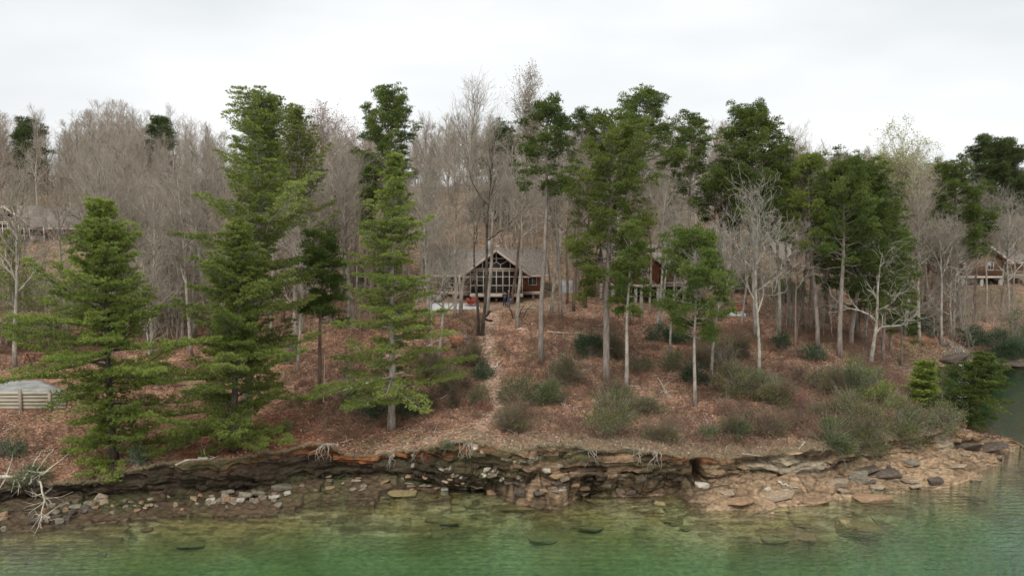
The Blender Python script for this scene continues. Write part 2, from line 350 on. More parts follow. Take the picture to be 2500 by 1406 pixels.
# jointed blocks of the bedrock
def blocks(L1, L2, ang, sd, wv=.35):
    ca, sa = math.cos(ang), math.sin(ang); wx = (fbm(X * .7, Yy * .7, 0, sd) - .5) * wv * 2
    u = (X * ca + Yy * sa + wx) / L1; v = (-X * sa + Yy * ca + wx * .6) / L2; v2 = v; iv = np.floor(v2); u2 = u + _h(iv, iv * 0, iv * 0, sd) * .8; iu = np.floor(u2)
    e = np.minimum(np.minimum(u2 - iu, 1 - (u2 - iu)) * L1, np.minimum(v2 - iv, 1 - (v2 - iv)) * L2)
    return _h(iu, iv, iv * 0, sd + 1) + .35 * (u2 - iu) + .25 * (v2 - iv), e
h1, e1 = blocks(1.7, .75, .22, 140); h2, e2 = blocks(5., 1.7, .2, 150); h3, e3 = blocks(.8, .5, -.5, 160, .2)
zone = sstep(2.75, 3.05, T2) * (1 - sstep(4.05, 4.35, T2)); mid = sstep(1170, 1230, PX2) * (1 - sstep(1670, 1710, PX2)); rgt = sstep(1700, 1760, PX2) * (1 - sstep(2380, 2450, PX2)); lft = 1 - sstep(1160, 1200, PX2)
Z += zone * (mid * (h1 * .30 + h3 * .14 - .15) + rgt * (h2 * .34 + h3 * .14 - .16) + lft * (h2 * .14 + h3 * .10 - .09))
subz = sstep(1.3, 1.9, T2) * (1 - sstep(2.75, 3.0, T2)) * (PX2 < 2500); Z += subz * (h2 * .3 + h1 * .16 - .28)
crack = np.clip(np.maximum(np.exp(-(np.where(mid > .3, e1, e2) / .07) ** 2), .6 * np.exp(-(e3 / .05) ** 2)), 0, 1)
Z += (fbm(X * 1.5, Yy * 1.5, 0, 41) - .5) * .22 * rocky
Z += ((fbm(X * .35, Yy * .35, 0, 51) - .5) * .5 + (fbm(X * 2., Yy * 2., 0, 52, 3) - .5) * .12) * inl * np.where((Yy > 84) & (Yy < 100) & (X > -12) & (X < 6), .25, 1) \
     * np.where((PX2 < 300) & (T2 < 8), .3, 1)
Z += (fbm(X * .05, Yy * .05, 0, 61) - .5) * 5 * sstep(11., 12.5, T2)
und = sstep(1760, 1830, PX2) * (1 - sstep(2300, 2350, PX2)) * cliff
hol = sstep(.52, .68, vn(X * .42, Z * .9, 0, 171)); Yy += hol * 1.1 * und + und * (vn(X * .9, Z * .25, 0, 172) - .5) * .7
# deep crack in the cliff
ck = np.exp(-((X - PZ(1690, 1150, .8)[0] - (Z - 1) * -.25) / .28) ** 2) * cliff * sstep(.2, .6, Z)
Yy += ck * 1.6
# ---- colours of the ground itself
def mixv(A, c, w): return A * (1 - w[..., None]) + np.array(c) * w[..., None]
C = np.zeros(X.shape + (3,)) + np.array([.29, .165, .105])
na = fbm(X * .18, Yy * .18, 0, 71); nb = fbm(X * .6, Yy * .6, 0, 72); nc = fbm(X * 2.2, Yy * 2.2, 0, 73)
C = mixv(C, (.40, .235, .165), sstep(.45, .65, na) * .75)
C = mixv(C, (.15, .085, .055), sstep(.5, .62, nb) * .75)
C = mixv(C, (.25, .19, .13), sstep(9., 10.5, T2) * .65)
C = mixv(C, (.14, .145, .06), sstep(.6, .7, fbm(X * .4, Yy * .4, 0, 79)) * .5)
pr = np.exp(-((PX2 - 600) / 190.) ** 2) * (1 - sstep(5.9, 6.6, T2))
C = mixv(C, (.25, .095, .055), np.clip(pr * 1.1, 0, .85))
pc = PT(1205, 800, 80)[0] + (fbm(Yy * .12, 0, 0, 77) - .5) * 3
path = np.exp(-((X - (pc + (Yy - 80) * .012)) / .75) ** 2) * (Yy < 91)
C = mixv(C, (.47, .33, .25), np.clip(path * 1.1, 0, .85) * inl)
yard = sstep(85.5, 87.5, Yy) * (1 - sstep(99, 102, Yy)) * sstep(-13, -11, X) * (1 - sstep(5, 9, X))
C = mixv(C, (.42, .31, .22), yard * .65)
fringe = (1 - sstep(5.1, 5.5, T2)) * sstep(800, 1000, PX2)
C = mixv(C, (.36, .31, .22), fringe * sstep(.35, .6, nc) * .8)
rk = np.zeros_like(C) + np.array([.115, .083, .052])
rk = mixv(rk, (.37, .25, .16), sstep(1180, 1300, PX2) * sstep(.4, .62, nb) * .9)
rk = mixv(rk, (.10, .11, .045), sstep(.5, .62, fbm(X * .5, Z * 2, 0, 81)) * .6 * (1 - sstep(1500, 1700, PX2)))
rk = mixv(rk, (.47, .33, .21), sstep(1650, 1760, PX2) * (.6 + .4 * sstep(.35, .6, nb)) * .9)
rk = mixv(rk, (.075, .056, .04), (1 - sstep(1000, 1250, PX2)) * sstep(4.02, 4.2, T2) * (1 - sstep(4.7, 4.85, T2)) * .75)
clay = sstep(4.6, 4.8, T2 + (nb - .5) * .5) * np.clip(np.exp(-((PX2 - 900) / 260.) ** 2) + np.exp(-((PX2 - 1690) / 60.) ** 2) + .25 * sstep(1300, 2000, PX2), 0, 1)
rk = mixv(rk, (.36, .14, .06), clay * sstep(.35, .55, nc + .12) * .9)
crk = np.exp(-((fr - .8) / .14) ** 2) * sstep(3.2, 4., T2)
rk = rk * (1 - .45 * crk * sstep(.35, .6, nb))[..., None]
rk = rk * (1 - (.8 * crack * (zone + subz))[..., None])
rk = rk * (1 + ((h1 - .8) * .35 * zone * mid + (h2 - .8) * .3 * (zone * (rgt + lft) + subz))[..., None])
rk = mixv(rk, (.50, .43, .32), und * sstep(.5, .7, vn(X * 1.1, Z * .5, 0, 173)) * (1 - hol) * .75)
spots = sstep(.69, .73, fbm(X * 1.6, Z * 3.2, Yy, 91, 3)) * cliff * np.exp(-((PX2 - 1180) / 260.) ** 2)
rk = mixv(rk, (.62, .57, .46), spots)
wet = sstep(2.85, 3., T2) * (1 - sstep(3.1, 3.5, T2 + (nb - .5)))
rk = mixv(rk, (.15, .10, .06), wet * .35)
uw = 1 - sstep(-.25, .0, Z)
bed = np.zeros_like(C) + np.array([.46, .34, .16])
bed = mixv(bed, (.60, .50, .32), sstep(.42, .6, fbm(X * .22, Yy * .3, 0, 95)) * .8)
bed = mixv(bed, (.20, .135, .065), sstep(.50, .64, fbm(X * .5, Yy * 1.1, 0, 96)) * .7 * (.35 + .65 * sstep(1.2, 2.2, T2)))
bed = mixv(bed, (.13, .09, .04), sstep(.55, .62, fbm(X * 1.2, Yy * 3.2, 0, 97)) * .7 * sstep(1.6, 2.4, T2))
rk = rk * (1 - (uw * (T2 < 6))[..., None]) + bed * (uw * (T2 < 6))[..., None]
isrock = 1 - sstep(4.94, 5.04, T2)
far_shore = ((PX2 > 2180) & (T2 > 6.8) & (T2 < 9.1)) * 1.
C = mixv(C, (0, 0, 0), isrock) + rk * isrock[..., None]
C = mixv(C, (.16, .12, .075), far_shore * (1 - sstep(1.2, 1.8, Z)) * .9)
C = mixv(C, (.25, .22, .11), far_shore * (Z < 0.05) * .9)

def ground_mat(name, speckle, rock):
    m, t, b, o = _nodes(name)
    a = t.nodes.new("ShaderNodeAttribute"); a.attribute_name = 'Col'
    v = coords(t)
    if rock:
        n = noise(t, 2.5, 8, coords(t, (1, 1, 3)), .7); r = ramp(t, n.outputs['Fac'], [(.3, (.45, .45, .45)), (.7, (1.45, 1.42, 1.36))])
        c = mixc(t, 1., a.outputs['Color'], r.outputs[0], 'MULTIPLY'); bump(t, b, n.outputs['Fac'], 1., .16)
    else:
        vo = t.nodes.new("ShaderNodeTexVoronoi"); vo.inputs['Scale'].default_value = 6.5; t.links.new(v, vo.inputs['Vector'])
        sx = t.nodes.new("ShaderNodeSeparateColor"); t.links.new(vo.outputs['Color'], sx.inputs[0])
        r = ramp(t, sx.outputs[0], [(0, (.45, .42, .40)), (.45, (.9, .9, .9)), (.8, (1.3, 1.25, 1.2)), (1, (1.75, 1.7, 1.6))])
        n = noise(t, .8, 6, v, .65); r2 = ramp(t, n.outputs['Fac'], [(.3, (.6, .58, .56)), (.7, (1.25, 1.25, 1.25))])
        c = mixc(t, 1., mixc(t, 1., a.outputs['Color'], r.outputs[0], 'MULTIPLY'), r2.outputs[0], 'MULTIPLY')
        bump(t, b, sx.outputs[1], .7, .06)
    t.links.new(c, b.inputs['Base Color']); b.inputs['Roughness'].default_value = .9; b.inputs['Specular IOR Level'].default_value = .2
    return m
gm, rm = ground_mat('leaf_litter_ground', True, False), ground_mat('bedded_rock', False, True)
def grid_obj(name, r0, r1, m):
    g = len(gx); n = r1 - r0
    V = np.stack([X[:, r0:r1], Yy[:, r0:r1], Z[:, r0:r1]], -1).reshape(-1, 3)
    i, j = np.meshgrid(np.arange(g - 1), np.arange(n - 1), indexing='ij'); a = (i * n + j).ravel()
    mb = MB(); mb.add(V, np.concatenate([np.stack([a, a + n, a + n + 1], 1), np.stack([a, a + n + 1, a + 1], 1)]))
    o = mb.build(name, m, smooth=(m is gm), tint=False)
    ca = o.data.color_attributes.new('Col', 'FLOAT_COLOR', 'POINT')
    ca.data.foreach_set('color', np.concatenate([C[:, r0:r1].reshape(-1, 3), np.ones((len(V), 1))], 1).astype(np.float32).ravel())
    return tag(o, kind='structure')
r3 = int(np.searchsorted(tt, 2.9))
bedo = grid_obj('lake_bed', 0, r3 + 1, rm); bank = grid_obj('rocky_shore', r3, lip + 1, rm); hill = grid_obj('ground', lip, R, gm)
dg = bpy.context.evaluated_depsgraph_get(); dg.update()
BV = [BVHTree.FromObject(o, dg) for o in (bedo, bank, hill)]
def hgt(x, y, top=60.):
    best = None
    for b in BV:
        h = b.ray_cast(Vector((x, y, top)), Vector((0, 0, -1)))
        if h[0] is not None and (best is None or h[0].z > best): best = h[0].z
    return -3. if best is None else best
def hit(px, py):
    d = Vector(ray(px, py)).normalized(); best = None
    for b in BV:
        h = b.ray_cast(Vector((0, 0, CH)), d)
        if h[0] is not None and (best is None or h[3] < best[1]): best = (h[0], h[3])
    return np.array(best[0]) if best else PT(px, py, 60)
def atY(px, Y):
    x = PT(px, 800, Y)[0]; return np.array([x, Y, hgt(x, Y)])

# ------------------------------------------------------------------ water
def water():
    m, t, b, o = _nodes('clear_green_lake_water'); t.nodes.remove(b)
    tr = t.nodes.new("ShaderNodeBsdfTransparent"); tr.inputs[0].default_value = (.93, .97, .93, 1)
    gl = t.nodes.new("ShaderNodeBsdfGlossy"); gl.inputs['Roughness'].default_value = .035; gl.inputs[0].default_value = (.92, .98, 1, 1)
    fr = t.nodes.new("ShaderNodeFresnel"); fr.inputs[0].default_value = 1.38
    mx = t.nodes.new("ShaderNodeMixShader")
    a = noise(t, 1.5, 3, coords(t, (1.2, 2.0, 1)), .5, .6); c = noise(t, 4.5, 2, coords(t, (.8, 1.7, 1)), .5)
    w = t.nodes.new("ShaderNodeTexWave"); w.wave_type = 'BANDS'; w.bands_direction = 'Y'; w.inputs['Scale'].default_value = .55
    w.inputs['Distortion'].default_value = 3.5; w.inputs['Detail'].default_value = 2; t.links.new(coords(t), w.inputs['Vector'])
    big = noise(t, .12, 2, coords(t)); rb = ramp(t, big.outputs['Fac'], [(.4, (.6,)*3), (.6, (1,)*3)])
    ad = t.nodes.new("ShaderNodeMath"); ad.operation = 'ADD'; t.links.new(a.outputs['Fac'], ad.inputs[0])
    m1 = t.nodes.new("ShaderNodeMath"); m1.operation = 'MULTIPLY'; m1.inputs[1].default_value = .3; t.links.new(c.outputs['Fac'], m1.inputs[0])
    t.links.new(m1.outputs[0], ad.inputs[1])
    m2 = t.nodes.new("ShaderNodeMath"); m2.operation = 'MULTIPLY_ADD'; m2.inputs[1].default_value = .16; t.links.new(w.outputs['Fac'], m2.inputs[0]); t.links.new(ad.outputs[0], m2.inputs[2])
    m3 = t.nodes.new("ShaderNodeMath"); m3.operation = 'MULTIPLY'; t.links.new(m2.outputs[0], m3.inputs[0]); t.links.new(rb.outputs[0], m3.inputs[1])
    bp = t.nodes.new("ShaderNodeBump"); bp.inputs['Strength'].default_value = 1; bp.inputs["Distance"].default_value = .115
    t.links.new(m3.outputs[0], bp.inputs['Height']); t.links.new(bp.outputs[0], gl.inputs['Normal']); t.links.new(bp.outputs[0], fr.inputs['Normal'])
    t.links.new(fr.outputs[0], mx.inputs[0]); t.links.new(tr.outputs[0], mx.inputs[1]); t.links.new(gl.outputs[0], mx.inputs[2]); t.links.new(mx.outputs[0], o.inputs[0])
    va = t.nodes.new("ShaderNodeVolumeAbsorption"); va.inputs[0].default_value = (.33, .78, .47, 1); va.inputs[1].default_value = .25
    vs = t.nodes.new("ShaderNodeVolumeScatter"); vs.inputs[0].default_value = (.50, .98, .62, 1); vs.inputs['Density'].default_value = .045
    av = t.nodes.new("ShaderNodeAddShader"); t.links.new(va.outputs[0], av.inputs[0]); t.links.new(vs.outputs[0], av.inputs[1]); t.links.new(av.outputs[0], o.inputs[1])
    mb = MB(); mb.box(-180, 200, -40, 125, -9, 0)
    tag(mb.build('lake_water', m, tint=False), kind='structure')
water()
# ------------------------------------------------------------------ tree generators (local coordinates, base at origin)
def unit(v): v = np.asarray(v, float); return v / (np.linalg.norm(v) + 1e-9)
def trunk_pts(H, top, rs, n=14, sway=.02, bend=0):
    t = np.linspace(0, 1, n); P = np.zeros((n, 3)); P[:, 2] = t * H
    P[:, 0] = top[0] * t + np.sin(t * 6.3 + rs.rand() * 6) * sway * H * t * (1 - t) * 2 + bend * np.sin(t * math.pi)
    P[:, 1] = top[1] * t + np.sin(t * 5.1 + rs.rand() * 6) * sway * H * t * (1 - t) * 2
    P -= P[0]; P[0, 2] = -.35
    return P
def on_path(P, t):
    x = np.clip(t, 0, 1) * (len(P) - 1); i = min(int(x), len(P) - 2); return P[i] + (P[i + 1] - P[i]) * (x - i)

def bare_tree(H, top=(0, 0), seed=0, r0=None, start=.35, spread=.34, up=.6, limbs=14, lv=3, buds=0, crook=.18, twig=.011, bend=0, dens=1., fork=False):
    rs = np.random.RandomState(seed); tr = MB(); br = MB(); bd = []
    r0 = r0 or .012 * H + .03; P = trunk_pts(H, top, rs, bend=bend)
    t = np.linspace(0, 1, len(P)); Rd = r0 * (1 - t) ** .75 * .95 + .02; Rd[0] *= 1.35
    tr.loft(P, Rd, 8, jit=.15, seed=seed)
    S = [[], [], [], []]; S2 = [[], [], [], []]
    def grow(p, d, ln, r, level):
        n = (6, 4, 3, 2)[level]; st = ln / n; dd = d
        for k in range(n):
            dd = unit(dd + rs.normal(size=3) * crook + np.array([0, 0, up * .16])); q = p + dd * st
            ra = r * (1 - k / n * .75); rb = r * (1 - (k + 1) / n * .75)
            tgt = S if level <= (0 if lv > 2 else 1) else S2
            tgt[0].append(p); tgt[1].append(q); tgt[2].append(ra); tgt[3].append(rb); p = q
            if level < lv:
                m = 1 + (rs.rand() < (.5, .35, .0)[level] * dens) - (level == 2 and rs.rand() < .62) - (level == 1 and rs.rand() < .15)
                for _ in range(m):
                    sd = unit(np.cross(dd, rs.normal(size=3))); an = rs.uniform(.4, .85)
                    grow(p, unit(dd * math.cos(an) + sd * math.sin(an)), ln * rs.uniform(.45, .78) * (1 - .3 * k / n), max(rb * .75, twig), level + 1)
        if buds and level >= lv - 1: bd.append(p)
    for k in range(limbs):
        tk = start + (1 - start) * ((k + .5 * rs.rand()) / limbs) ** .9
        if tk > .985: continue
        p = on_path(P, tk); az = k * 2.4 + rs.rand() * .8; el = math.radians(rs.uniform(22, 48) + 28 * tk)
        d = np.array([math.cos(az) * math.cos(el), math.sin(az) * math.cos(el), math.sin(el)])
        grow(p, d, spread * H * rs.uniform(.65, 1.1) * (1.15 - .65 * (tk - start) / (1 - start)), r0 * (1 - tk) ** .75 * .68 + .025, 0)
    if S[0]: tr.tubes(S[0], S[1], S[2], S[3], 5)
    if S2[0]: br.tubes(S2[0], S2[1], np.maximum(S2[2], twig), np.maximum(S2[3], twig * .7), 3)
    if buds:
        B = np.repeat(np.array(bd), buds, 0) + rs.normal(size=(len(bd) * buds, 3)) * .22
        lf = MB(); lf.leaves(B, rs.normal(size=B.shape) + [0, 0, .6], .24, .14, rs, rs.rand(len(B))); return tr, br, lf
    return tr, br, None

def white_pine(H, prof, seed, top=(0, 0), r0=.22, first=.1, gap=.5, nb=5, droop=0., tl=.17, dens=1., side=None, rise=(-.05, .85)):
    rs = np.random.RandomState(seed); tr = MB(); cr = MB(); P = trunk_pts(H, top, rs, sway=.008)
    t = np.linspace(0, 1, len(P)); Rd = r0 * (1 - t) ** .9 + .02; Rd[0] *= 1.4; tr.loft(P, Rd, 8, jit=.1, seed=seed)
    h = first * H; A0 = []; A1 = []; RA = []; RB = []; TC = []; TD = []; TT = []
    while h < H * .995:
        tk = h / H; n = max(3, int(nb + rs.randint(-1, 2))); az0 = rs.rand() * 6.3; g = gap * (1.15 - .6 * tk) * rs.uniform(.8, 1.3)
        for k in range(n):
            az = az0 + k * 2 * math.pi / n + rs.normal() * .3; Ln = prof(tk) * rs.choice([.4, .7, .95, 1.2]) * rs.uniform(.85, 1.1) * (.62 + .85 * float(vn(math.cos(az) * 1.6 + 9, math.sin(az) * 1.6 + 9, h * .55, seed)))
            if side is not None: Ln *= side(az, tk)
            if Ln < .25: Ln = .25
            el = rise[0] + (rise[1] - rise[0]) * tk ** 1.6 + rs.normal() * .17
            p = on_path(P, min(1, max(0, tk + rs.uniform(-.45, .45) * g / H))); o = np.array([math.cos(az), math.sin(az), 0]); lat = np.array([-o[1], o[0], 0])
            ns = max(3, int(Ln / .45)); st = Ln / ns; tone = np.clip(rs.normal(.42, .26), 0, 1)
            for i in range(ns):
                s = (i + 1) / ns; e = el - droop * s + .35 * s * s
                q = p + (o * math.cos(e) + np.array([0, 0, math.sin(e)])) * st + rs.normal(size=3) * .035
                A0.append(p); A1.append(q); RA.append(.012 + .012 * Ln * (1 - (i / ns))); RB.append(.010 + .012 * Ln * (1 - s)); p = q
                if s < .15 and Ln > 1.2: continue
                wl = min(.25 + .32 * Ln * (1.05 - s) + .1, 1.25)
                for sg in (-1, 1):
                    for rr in range(2 if dens > .6 else 1):
                        l2 = wl * rs.uniform(.6, 1.15); d2 = unit(lat * sg * rs.uniform(.5, 1.) + o * rs.uniform(.45, .9) + [0, 0, rs.uniform(-.05, .3)])
                        b = q - (o * st * rs.rand()); m = max(2, int(l2 / .15 * dens)); u = (np.arange(m) + rs.rand(m)) / m
                        Q = b + d2 * (u * l2)[:, None] + rs.normal(size=(m, 3)) * [.04, .04, .05]; Q[:, 2] += .06 * u
                        A0.append(b); A1.append(b + d2 * l2 * .9); RA.append(.012); RB.append(.007)
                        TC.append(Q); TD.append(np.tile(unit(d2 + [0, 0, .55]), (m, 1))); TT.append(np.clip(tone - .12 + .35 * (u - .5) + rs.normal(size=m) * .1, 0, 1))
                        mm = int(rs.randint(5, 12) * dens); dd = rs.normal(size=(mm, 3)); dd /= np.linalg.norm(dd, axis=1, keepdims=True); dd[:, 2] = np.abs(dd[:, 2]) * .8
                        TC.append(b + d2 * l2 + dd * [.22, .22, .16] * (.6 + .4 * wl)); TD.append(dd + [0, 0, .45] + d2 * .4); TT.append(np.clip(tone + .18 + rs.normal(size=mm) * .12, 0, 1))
            TC.append(p[None]); TD.append(unit(o + [0, 0, .5])[None]); TT.append(np.array([tone]))
        h += g
    tr.tubes(A0, A1, RA, RB, 4)
    TC = np.concatenate(TC); TD = np.concatenate(TD); TT = np.concatenate(TT)
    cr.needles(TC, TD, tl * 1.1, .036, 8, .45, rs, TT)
    return tr, cr

def clump_pine(H, seed, top=(0, 0), r0=.2, c0=.5, R=2.8, n=46, prof=None, tl=.17, dens=1., stubs=0, bend=0, sub=5, cl=.56):
    """bare lower trunk, crown of rounded needle clumps on crooked limbs from c0*H up"""
    rs = np.random.RandomState(seed); tr = MB(); cr = MB(); P = trunk_pts(H, top, rs, sway=.012, bend=bend)
    n = int(n * 1.35); t = np.linspace(0, 1, len(P)); Rd = r0 * (1 - t) ** .7 + .02; Rd[0] *= 1.3; tr.loft(P, Rd, 8, jit=.12, seed=seed)
    prof = prof or (lambda s: max(.1, math.cos((s - .32) * 1.75)) ** .7)
    A0 = []; A1 = []; RA = []; RB = []; TC = []; TD = []; TT = []
    def clump(c, rad, tone):
        m = int(44 * dens * (rad / cl) ** 2 + 8); d = rs.normal(size=(m, 3)); d /= np.linalg.norm(d, axis=1, keepdims=True); d[:, 2] = np.where(rs.rand(m) < .8, np.abs(d[:, 2]), d[:, 2])
        TC.append(c + d * rad * rs.uniform(.35, 1, (m, 1)) * [1.15, 1.15, .78]); TD.append(d * .8 + [0, 0, .5])
        TT.append(np.clip(tone + rs.normal(size=m) * .14, 0, 1))
    for k in range(n):
        s = (k + rs.rand()) / n; tk = c0 + (1 - c0) * s; az = k * 2.4 + rs.normal() * .4
        Ln = R * max(prof(s), .12) * rs.uniform(.6, 1.1); el = -.1 + 1.0 * s + rs.normal() * .15
        p = on_path(P, tk); ns = max(3, int(Ln / .6)); st = Ln / ns; tone = np.clip(rs.normal(.5, .2), 0, 1)
        d = np.array([math.cos(az) * math.cos(el), math.sin(az) * math.cos(el), math.sin(el)])
        for i in range(ns):
            d = unit(d + rs.normal(size=3) * .16 + [0, 0, .09]); q = p + d * st; f = 1 - i / ns
            A0.append(p); A1.append(q); RA.append(.012 + .016 * Ln * f); RB.append(.012 + .016 * Ln * (f - 1 / ns)); p = q
            if (i + 1) / ns > .35:
                for _ in range(rs.randint(1, sub)):
                    d2 = unit(d + rs.normal(size=3) * .75 + [0, 0, .25]); l2 = rs.uniform(.3, .95) * min(1, Ln / 2)
                    A0.append(p); A1.append(p + d2 * l2); RA.append(.014); RB.append(.009); clump(p + d2 * l2, cl * rs.uniform(.55, 1.), tone)
        clump(p, cl * rs.uniform(.7, 1.1), tone)
    for k in range(stubs):
        tk = rs.uniform(.3, 1) * c0; p = on_path(P, tk); az = rs.rand() * 6.3; A0.append(p); l = rs.uniform(.4, 1.6)
        A1.append(p + np.array([math.cos(az), math.sin(az), rs.uniform(-.3, .3)]) * l); RA.append(.025); RB.append(.01)
    clump(P[-1], cl * .8, .6)
    tr.tubes(A0, A1, RA, RB, 4)
    cr.needles(np.concatenate(TC), np.concatenate(TD), tl * 1.1, .04, 7, .38, rs, np.concatenate(TT))
    return tr, cr

def put_tree(name, label, cat, base, parts, mats, group=None, rz=0, s=1):
    r = empty(name, tuple(base), label, cat, group, rz, s)
    for mb, nm, m, sm in parts:
        if mb is not None: mb.build(nm, m, r, smooth=sm)
    return r
def topoff(base, px, py): # offset of the tree top from its base, height
    p = PT(px, py, base[1]); return (p[0] - base[0], 0.), p[2] - base[2]

# ---- big pines on the bank and by the cabins
def WP(px, py, Y, tx, ty, label, prof, mt='pine_white', bark='bark_dark', **k):
    b = hit(px, py) if Y is None else atY(px, Y)
    tp, H = topoff(b, tx, ty); H -= .035 * H; tr, cr = white_pine(H, prof, top=tp, **k)
    return put_tree('white_pine', label, 'pine tree', b, [(tr, 'trunk', M[bark], True), (cr, 'crown', M[mt], False)], None)
def VP(px, py, Y, tx, ty, label, mt='pine_dark', bark='bark_pine', name='pine_tree', **k):
    b = hit(px, py) if Y is None else atY(px, Y)
    tp, H = topoff(b, tx, ty); H -= .7; tr, cr = clump_pine(H, top=tp, **k)
    return put_tree(name, label, 'pine tree', b, [(tr, 'trunk', M[bark], True), (cr, 'crown', M[mt], False)], None)

def interp(*pts):
    xs, ys = zip(*pts); return lambda t: float(np.interp(t, xs, ys))
WP(262, 1160, 51.5, 240, 478, 'broad white pine leaning out over the bank above the pale fallen tree', interp((0, 2.9), (.1, 3.5), (.16, 3.0), (.24, 3.6), (.4, 6.2), (.5, 5.4), (.58, 4.8), (.68, 3.0), (.75, 2.9), (.88, 1.5), (1, .3)),
   seed=3, r0=.24, first=-.03, gap=.62, dens=1., droop=.25, side=lambda az, t: 1.25 if (.42 < t < .5 and math.cos(az) > .3) else 1.)
WP(570, 1102, None, 588, 530, 'white pine with dark trunk at the brink, in front of a taller twin', interp((0, 0), (.06, 2.), (.1, 4.6), (.3, 5.2), (.45, 4.4), (.6, 3.3), (.75, 2.2), (1, .5)),
   seed=14, r0=.26, first=.05, gap=.66, dens=1., droop=.2, side=lambda az, t: 1.3 if math.cos(az) < -.3 and t < .2 else 1.)
WP(598, 1066, None, 652, 205, 'tallest white pine, open forked top against the sky', interp((0, 0), (.22, 1.6), (.35, 3.0), (.5, 3.7), (.62, 3.9), (.72, 3.4), (.78, 2.8), (.83, 1.2), (.87, 2.7), (.94, 1.9), (1, .5)),
   bark='bark_grey', seed=29, r0=.36, first=.2, gap=.78, droop=.05, rise=(-.1, .75), dens=.95, side=lambda az, t: 1.1 if math.cos(az) < 0 else .95)
WP(718, 830, 74, 722, 250, 'olive green white pine crown just behind the tallest pine', interp((0, 0), (.4, 1.5), (.6, 4.2), (.75, 3.4), (.9, 1.9), (1, .5)),
   mt='pine_olive', bark='bark_grey', seed=31, r0=.25, first=.5, gap=.9, dens=.7, tl=.2)
WP(955, 1047, None, 962, 362, 'cone shaped white pine with bare grey trunk foot left of the path', interp((0, 0), (.1, .6), (.13, 4.6), (.2, 4.8), (.35, 3.6), (.45, 3.1), (.6, 2.9), (.75, 2.2), (.9, .9), (1, .25)),
   bark='bark_grey', seed=43, r0=.27, first=.12, gap=.74, dens=.9, droop=.25)
WP(2372, 1046, 61.5, 2400, 872, 'small drooping hemlock at the tip of the point over the water', interp((0, .6), (.2, 2.2), (.45, 2.3), (.7, 1.7), (1, .4)),
   mt='pine_dark', seed=57, r0=.12, first=.12, gap=.3, droop=.45, tl=.13)
WP(2262, 1000, 66, 2262, 885, 'small light green hemlock beside the white blossoming bush', interp((0, .6), (.3, 1.4), (.6, 1.1), (1, .3)),
   seed=58, r0=.08, first=.12, gap=.3, droop=.3, tl=.13)
WP(30, 880, 72, 28, 560, 'soft green pine at the left edge below the hillside cabin', interp((0, 1), (.3, 3.0), (.6, 2.6), (1, .4)),
   mt='pine_white', bark='bark_grey', seed=61, r0=.15, first=.15, gap=.6, dens=.5)

VP(777, 985, None, 790, 588, 'slim dark pine with brown trunk between the two large white pines', seed=71, r0=.16, c0=.52, R=1.75, n=34, bark='bark_brown', stubs=10, prof=lambda s: .9 if s < .2 else (.35 if s < .35 else 1 - .5 * max(0, s - .6)))
VP(1320, 888, None, 1337, 262, 'tall pine with long pale trunk standing right of the two people', seed=73, r0=.24, c0=.66, R=2.7, n=34, bark='bark_pine', stubs=8, prof=lambda s: 1.15 if s < .12 else (.75 if s < .2 else math.cos((s - .35) * 1.3) ** 1.2))
VP(1480, 932, None, 1490, 335, 'largest dense pine in front of the red cabin, double crown', seed=79, r0=.3, c0=.34, R=3.9, n=66, bark='bark_pine', mt='pine_mid', stubs=10, dens=1.1, prof=lambda s: (.72 if s < .14 else (.95 if s < .5 else math.cos((s - .5) * 1.9) ** .7 + .08)))
VP(1530, 962, 63, 1540, 560, 'slender pine with low green tufts close behind the largest pine', seed=83, r0=.16, c0=.5, R=1.7, n=16, bark='bark_grey', prof=lambda s: .55 if s < .2 else .9)
VP(1532, 800, 84, 1577, 236, 'broad open topped pine rising behind the largest pine', seed=89, r0=.26, c0=.72, R=3.9, n=44, prof=lambda s: math.cos(s * 1.35) ** .6)
VP(1668, 800, 86, 1692, 295, 'rounded pine between two broader crowns above the red cabin', seed=97, r0=.22, c0=.58, R=2.7, n=40)
VP(1846, 835, 80, 1835, 288, 'wide dome shaped dark pine above the pale branching tree', seed=101, r0=.27, c0=.6, R=4.2, n=70, dens=1.1, prof=lambda s: math.cos((s - .18) * 1.5) ** .6)
VP(1697, 992, None, 1698, 578, 'small pine with drooping clumps on grey stem low on the slope', seed=103, r0=.13, c0=.42, R=2.7, n=44, mt='pine_dark', bark='bark_grey', prof=lambda s: .6 if s < .15 else math.cos((s - .4) * 1.6) ** .8)
VP(1997, 852, None, 1972, 390, 'pine with straight pale trunk, left of the row on the point', seed=107, r0=.2, c0=.52, R=3.3, n=46, mt='pine_mid')
VP(2050, 872, None, 2062, 400, 'pine with leaning pale trunk in the middle of the row on the point', seed=109, r0=.24, c0=.5, R=3.2, n=46)
VP(2078, 850, 80, 2125, 440, 'dense dark pine at the right end of the row on the point', seed=113, r0=.22, c0=.34, R=4.0, n=72, dens=1.1, prof=lambda s: math.cos((s - .3) * 1.4) ** .7)
VP(1925, 840, 84, 1918, 405, 'slim pine filling the gap right of the dome shaped pine', seed=115, r0=.18, c0=.55, R=2.8, n=40)
VP(2092, 850, 86, 2095, 415, 'pine standing behind the leaning pale trunk', seed=117, r0=.2, c0=.5, R=3.2, n=46)
VP(2160, 860, 84, 2160, 500, 'lowest dark pine closing the right end of the row on the point', seed=119, r0=.18, c0=.3, R=3.0, n=50)
VP(1765, 840, 88, 1762, 400, 'narrow pine between the rounded pine and the dome shaped pine', seed=121, r0=.18, c0=.6, R=2.4, n=30)
VP(2347, 770, 104, 2330, 415, 'separate dark pine before the far brown cabin', seed=127, r0=.24, c0=.42, R=4.4, n=56, cl=.62, tl=.2)
